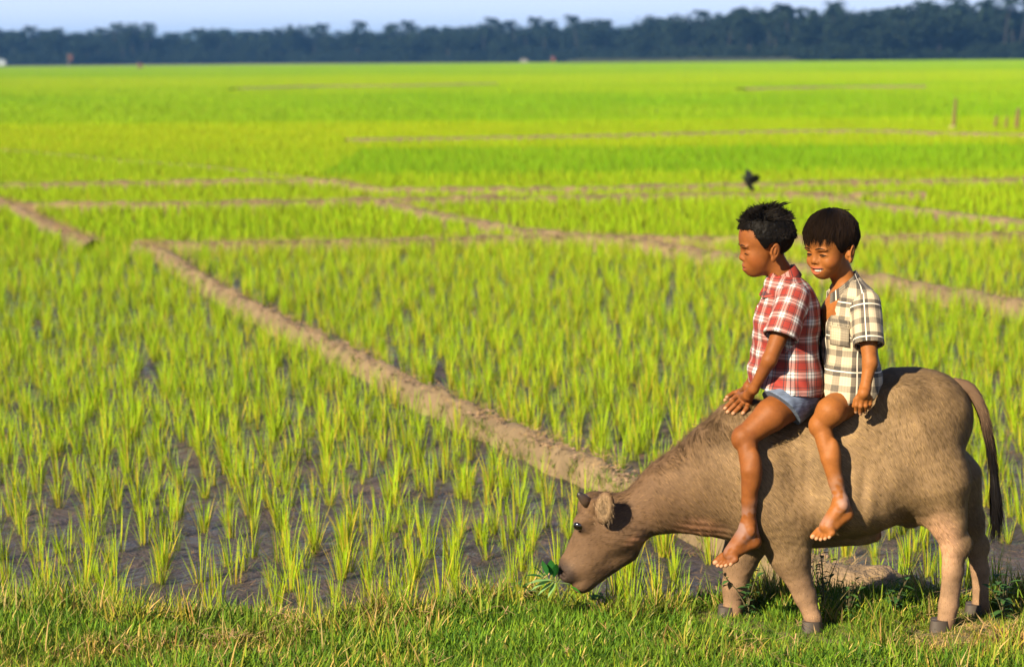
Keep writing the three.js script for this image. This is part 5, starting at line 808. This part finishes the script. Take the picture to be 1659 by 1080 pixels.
    for (const s of [1, -1]) { const m = new MB(), pts = [[0.07, 0.0], [0.10, 0.08], [0.07, 0.17], [-0.03, 0.2], [-0.06, 0.12], [-0.05, 0.0]]; const a = pts.map(([x, z]) => m.v(x, 0.02 + z * 0.75, z * 0.6 * s, [0.02, 0.022, 0.014])), b = pts.map(([x, z]) => m.v(x, 0.008 + z * 0.75, z * 0.6 * s, [0.02, 0.022, 0.014])); for (let i = 2; i < 6; i++) { m.tri(a[0], a[i - 1], a[i]); m.tri(b[0], b[i], b[i - 1]); } for (let i = 0; i < 6; i++) { const j = (i + 1) % 6; m.quad(a[i], b[i], b[j], a[j]); } part('wing', m.geo(), vmat(0.6, { side: THREE.DoubleSide }), t); }
    t.quaternion.copy(q); tag(top('bird', t), 'small dark bird flying low over the rice above the front boy', 'bird'); }
  // broad-leaved weeds on the bank
  const leafShape = (m, p, dir, L, w, c, droop) => { const d = dir.clone().normalize(), s = d.clone().cross(V(0, 1, 0)).normalize(), n = 5; let L0, R0; const q = p.clone(); for (let i = 0; i <= n; i++) { const t = i / n, ww = w * Math.sin(Math.PI * Math.pow(t, 0.8)) + 0.0003, l = m.v(q.x - s.x * ww, q.y - s.y * ww + ww * 0.3, q.z - s.z * ww, c), r = m.v(q.x + s.x * ww, q.y + s.y * ww + ww * 0.3, q.z + s.z * ww, c), k = m.v(q.x, q.y, q.z, c.map((v) => v * 1.15)); if (i) { m.quad(L0[0], L0[1], k, l); m.quad(L0[1], R0, r, k); } L0 = [l, k]; R0 = r; q.addScaledVector(d, L / n); q.y -= droop * L / n * t; } };
  const weed = (px, py, stems, H, pal, label, leafL = 0.04) => { const g0 = G(px, py, 0.0), t = new THREE.Group(); t.position.copy(g0); t.position.y = bankH(g0.x, g0.z) - 0.005; const st = new MB(), lf = new MB(); for (let k = 0; k < stems; k++) { const az = rr(0, 6.28), ln = rr(0.1, 0.6), h = H * rr(0.65, 1), pts = [0, 0.33, 0.66, 1].map((u) => V(Math.cos(az) * h * ln * u * u, h * u, Math.sin(az) * h * ln * u * u)); st.tube(pts, [0.0022, 0.0019, 0.0015, 0.001], 5, [[0.07, 0.06, 0.025]]); for (let q = 1; q <= 6; q++) { const u = q / 6, b = pts[0].clone().lerp(pts[1], 0).set(Math.cos(az) * h * ln * u * u, h * u, Math.sin(az) * h * ln * u * u), a = q * 2.4 + k; leafShape(lf, b, V(Math.cos(a), rr(-0.1, 0.6), Math.sin(a)), leafL * rr(0.6, 1.1), leafL * 0.2, mixc(pal, pal.map((v) => v * 1.6), rnd()), rr(0.2, 0.9)); } } part('stems', st.geo(), barkM, t); part('leaves', lf.geo(), grassMat, t); tag(top('weed_plant', t), label, 'plant', 'weeds on the bank'); };
  weed(1212, 1005, 5, 0.17, [0.03, 0.075, 0.02], 'dark leafy weed between the front legs of the buffalo', 0.045); weed(1335, 1000, 6, 0.2, [0.035, 0.08, 0.02], 'tangled weed behind the near front hoof', 0.035); weed(1375, 1010, 6, 0.14, [0.035, 0.085, 0.018], 'low green weed under the belly of the buffalo', 0.032);
  weed(190, 985, 3, 0.16, [0.03, 0.10, 0.03], 'broad-leaved weed at the left end of the bank', 0.06); weed(1625, 1010, 5, 0.16, [0.03, 0.075, 0.02], 'dark weed behind the hind legs by the right edge', 0.05); weed(860, 985, 3, 0.10, [0.04, 0.11, 0.025], 'small weed on the bank left of the muzzle', 0.05); weed(965, 1000, 3, 0.09, [0.05, 0.13, 0.02], 'small weed on the bank below the chin', 0.05); weed(1450, 1005, 6, 0.13, [0.03, 0.08, 0.02], 'low weed in the shade beside the near hind leg', 0.04);
  // leafy sprig held in the mouth
  { const t = new THREE.Group(), o = P(925, 944, 0.035); t.position.copy(o); const st = new MB(), a = (px, py, z) => P(px, py, z).sub(o); st.tube([a(930, 946, 0.02), a(905, 944, 0.05), a(880, 935, 0.055), a(868, 925, 0.05)], [0.0022, 0.002, 0.0016, 0.001], 6, [[0.12, 0.18, 0.06]]); part('stem', st.geo(), barkM, t);
    for (const [x, y, tx, ty, c, z] of [[895, 940, 862, 942, [0.22, 0.30, 0.18], 0.06], [893, 941, 866, 951, [0.24, 0.31, 0.19], 0.062], [897, 943, 876, 958, [0.22, 0.29, 0.17], 0.062], [900, 944, 890, 962, [0.2, 0.27, 0.15], 0.06], [885, 937, 858, 930, [0.035, 0.12, 0.04], 0.05], [882, 934, 866, 917, [0.03, 0.11, 0.04], 0.05], [887, 933, 880, 910, [0.03, 0.11, 0.035], 0.045], [893, 932, 893, 909, [0.03, 0.12, 0.035], 0.04], [898, 936, 901, 915, [0.03, 0.12, 0.035], 0.035], [925, 950, 938, 958, [0.06, 0.2, 0.03], 0.055]]) { const m = new MB(), p0 = a(x, y, z), d = a(tx, ty, z + 0.012).sub(p0), L = d.length(); leafShape(m, p0, d, L * 1.25, L * 0.27, c.map((v, i) => v * [0.7, 0.95, 0.6][i]), 0.25); part('leaf', m.geo(), grassMat, t); }
    tag(top('leaf_sprig', t), 'leafy green sprig in the mouth of the buffalo', 'sprig'); }
}
renderer.render(scene, camera);
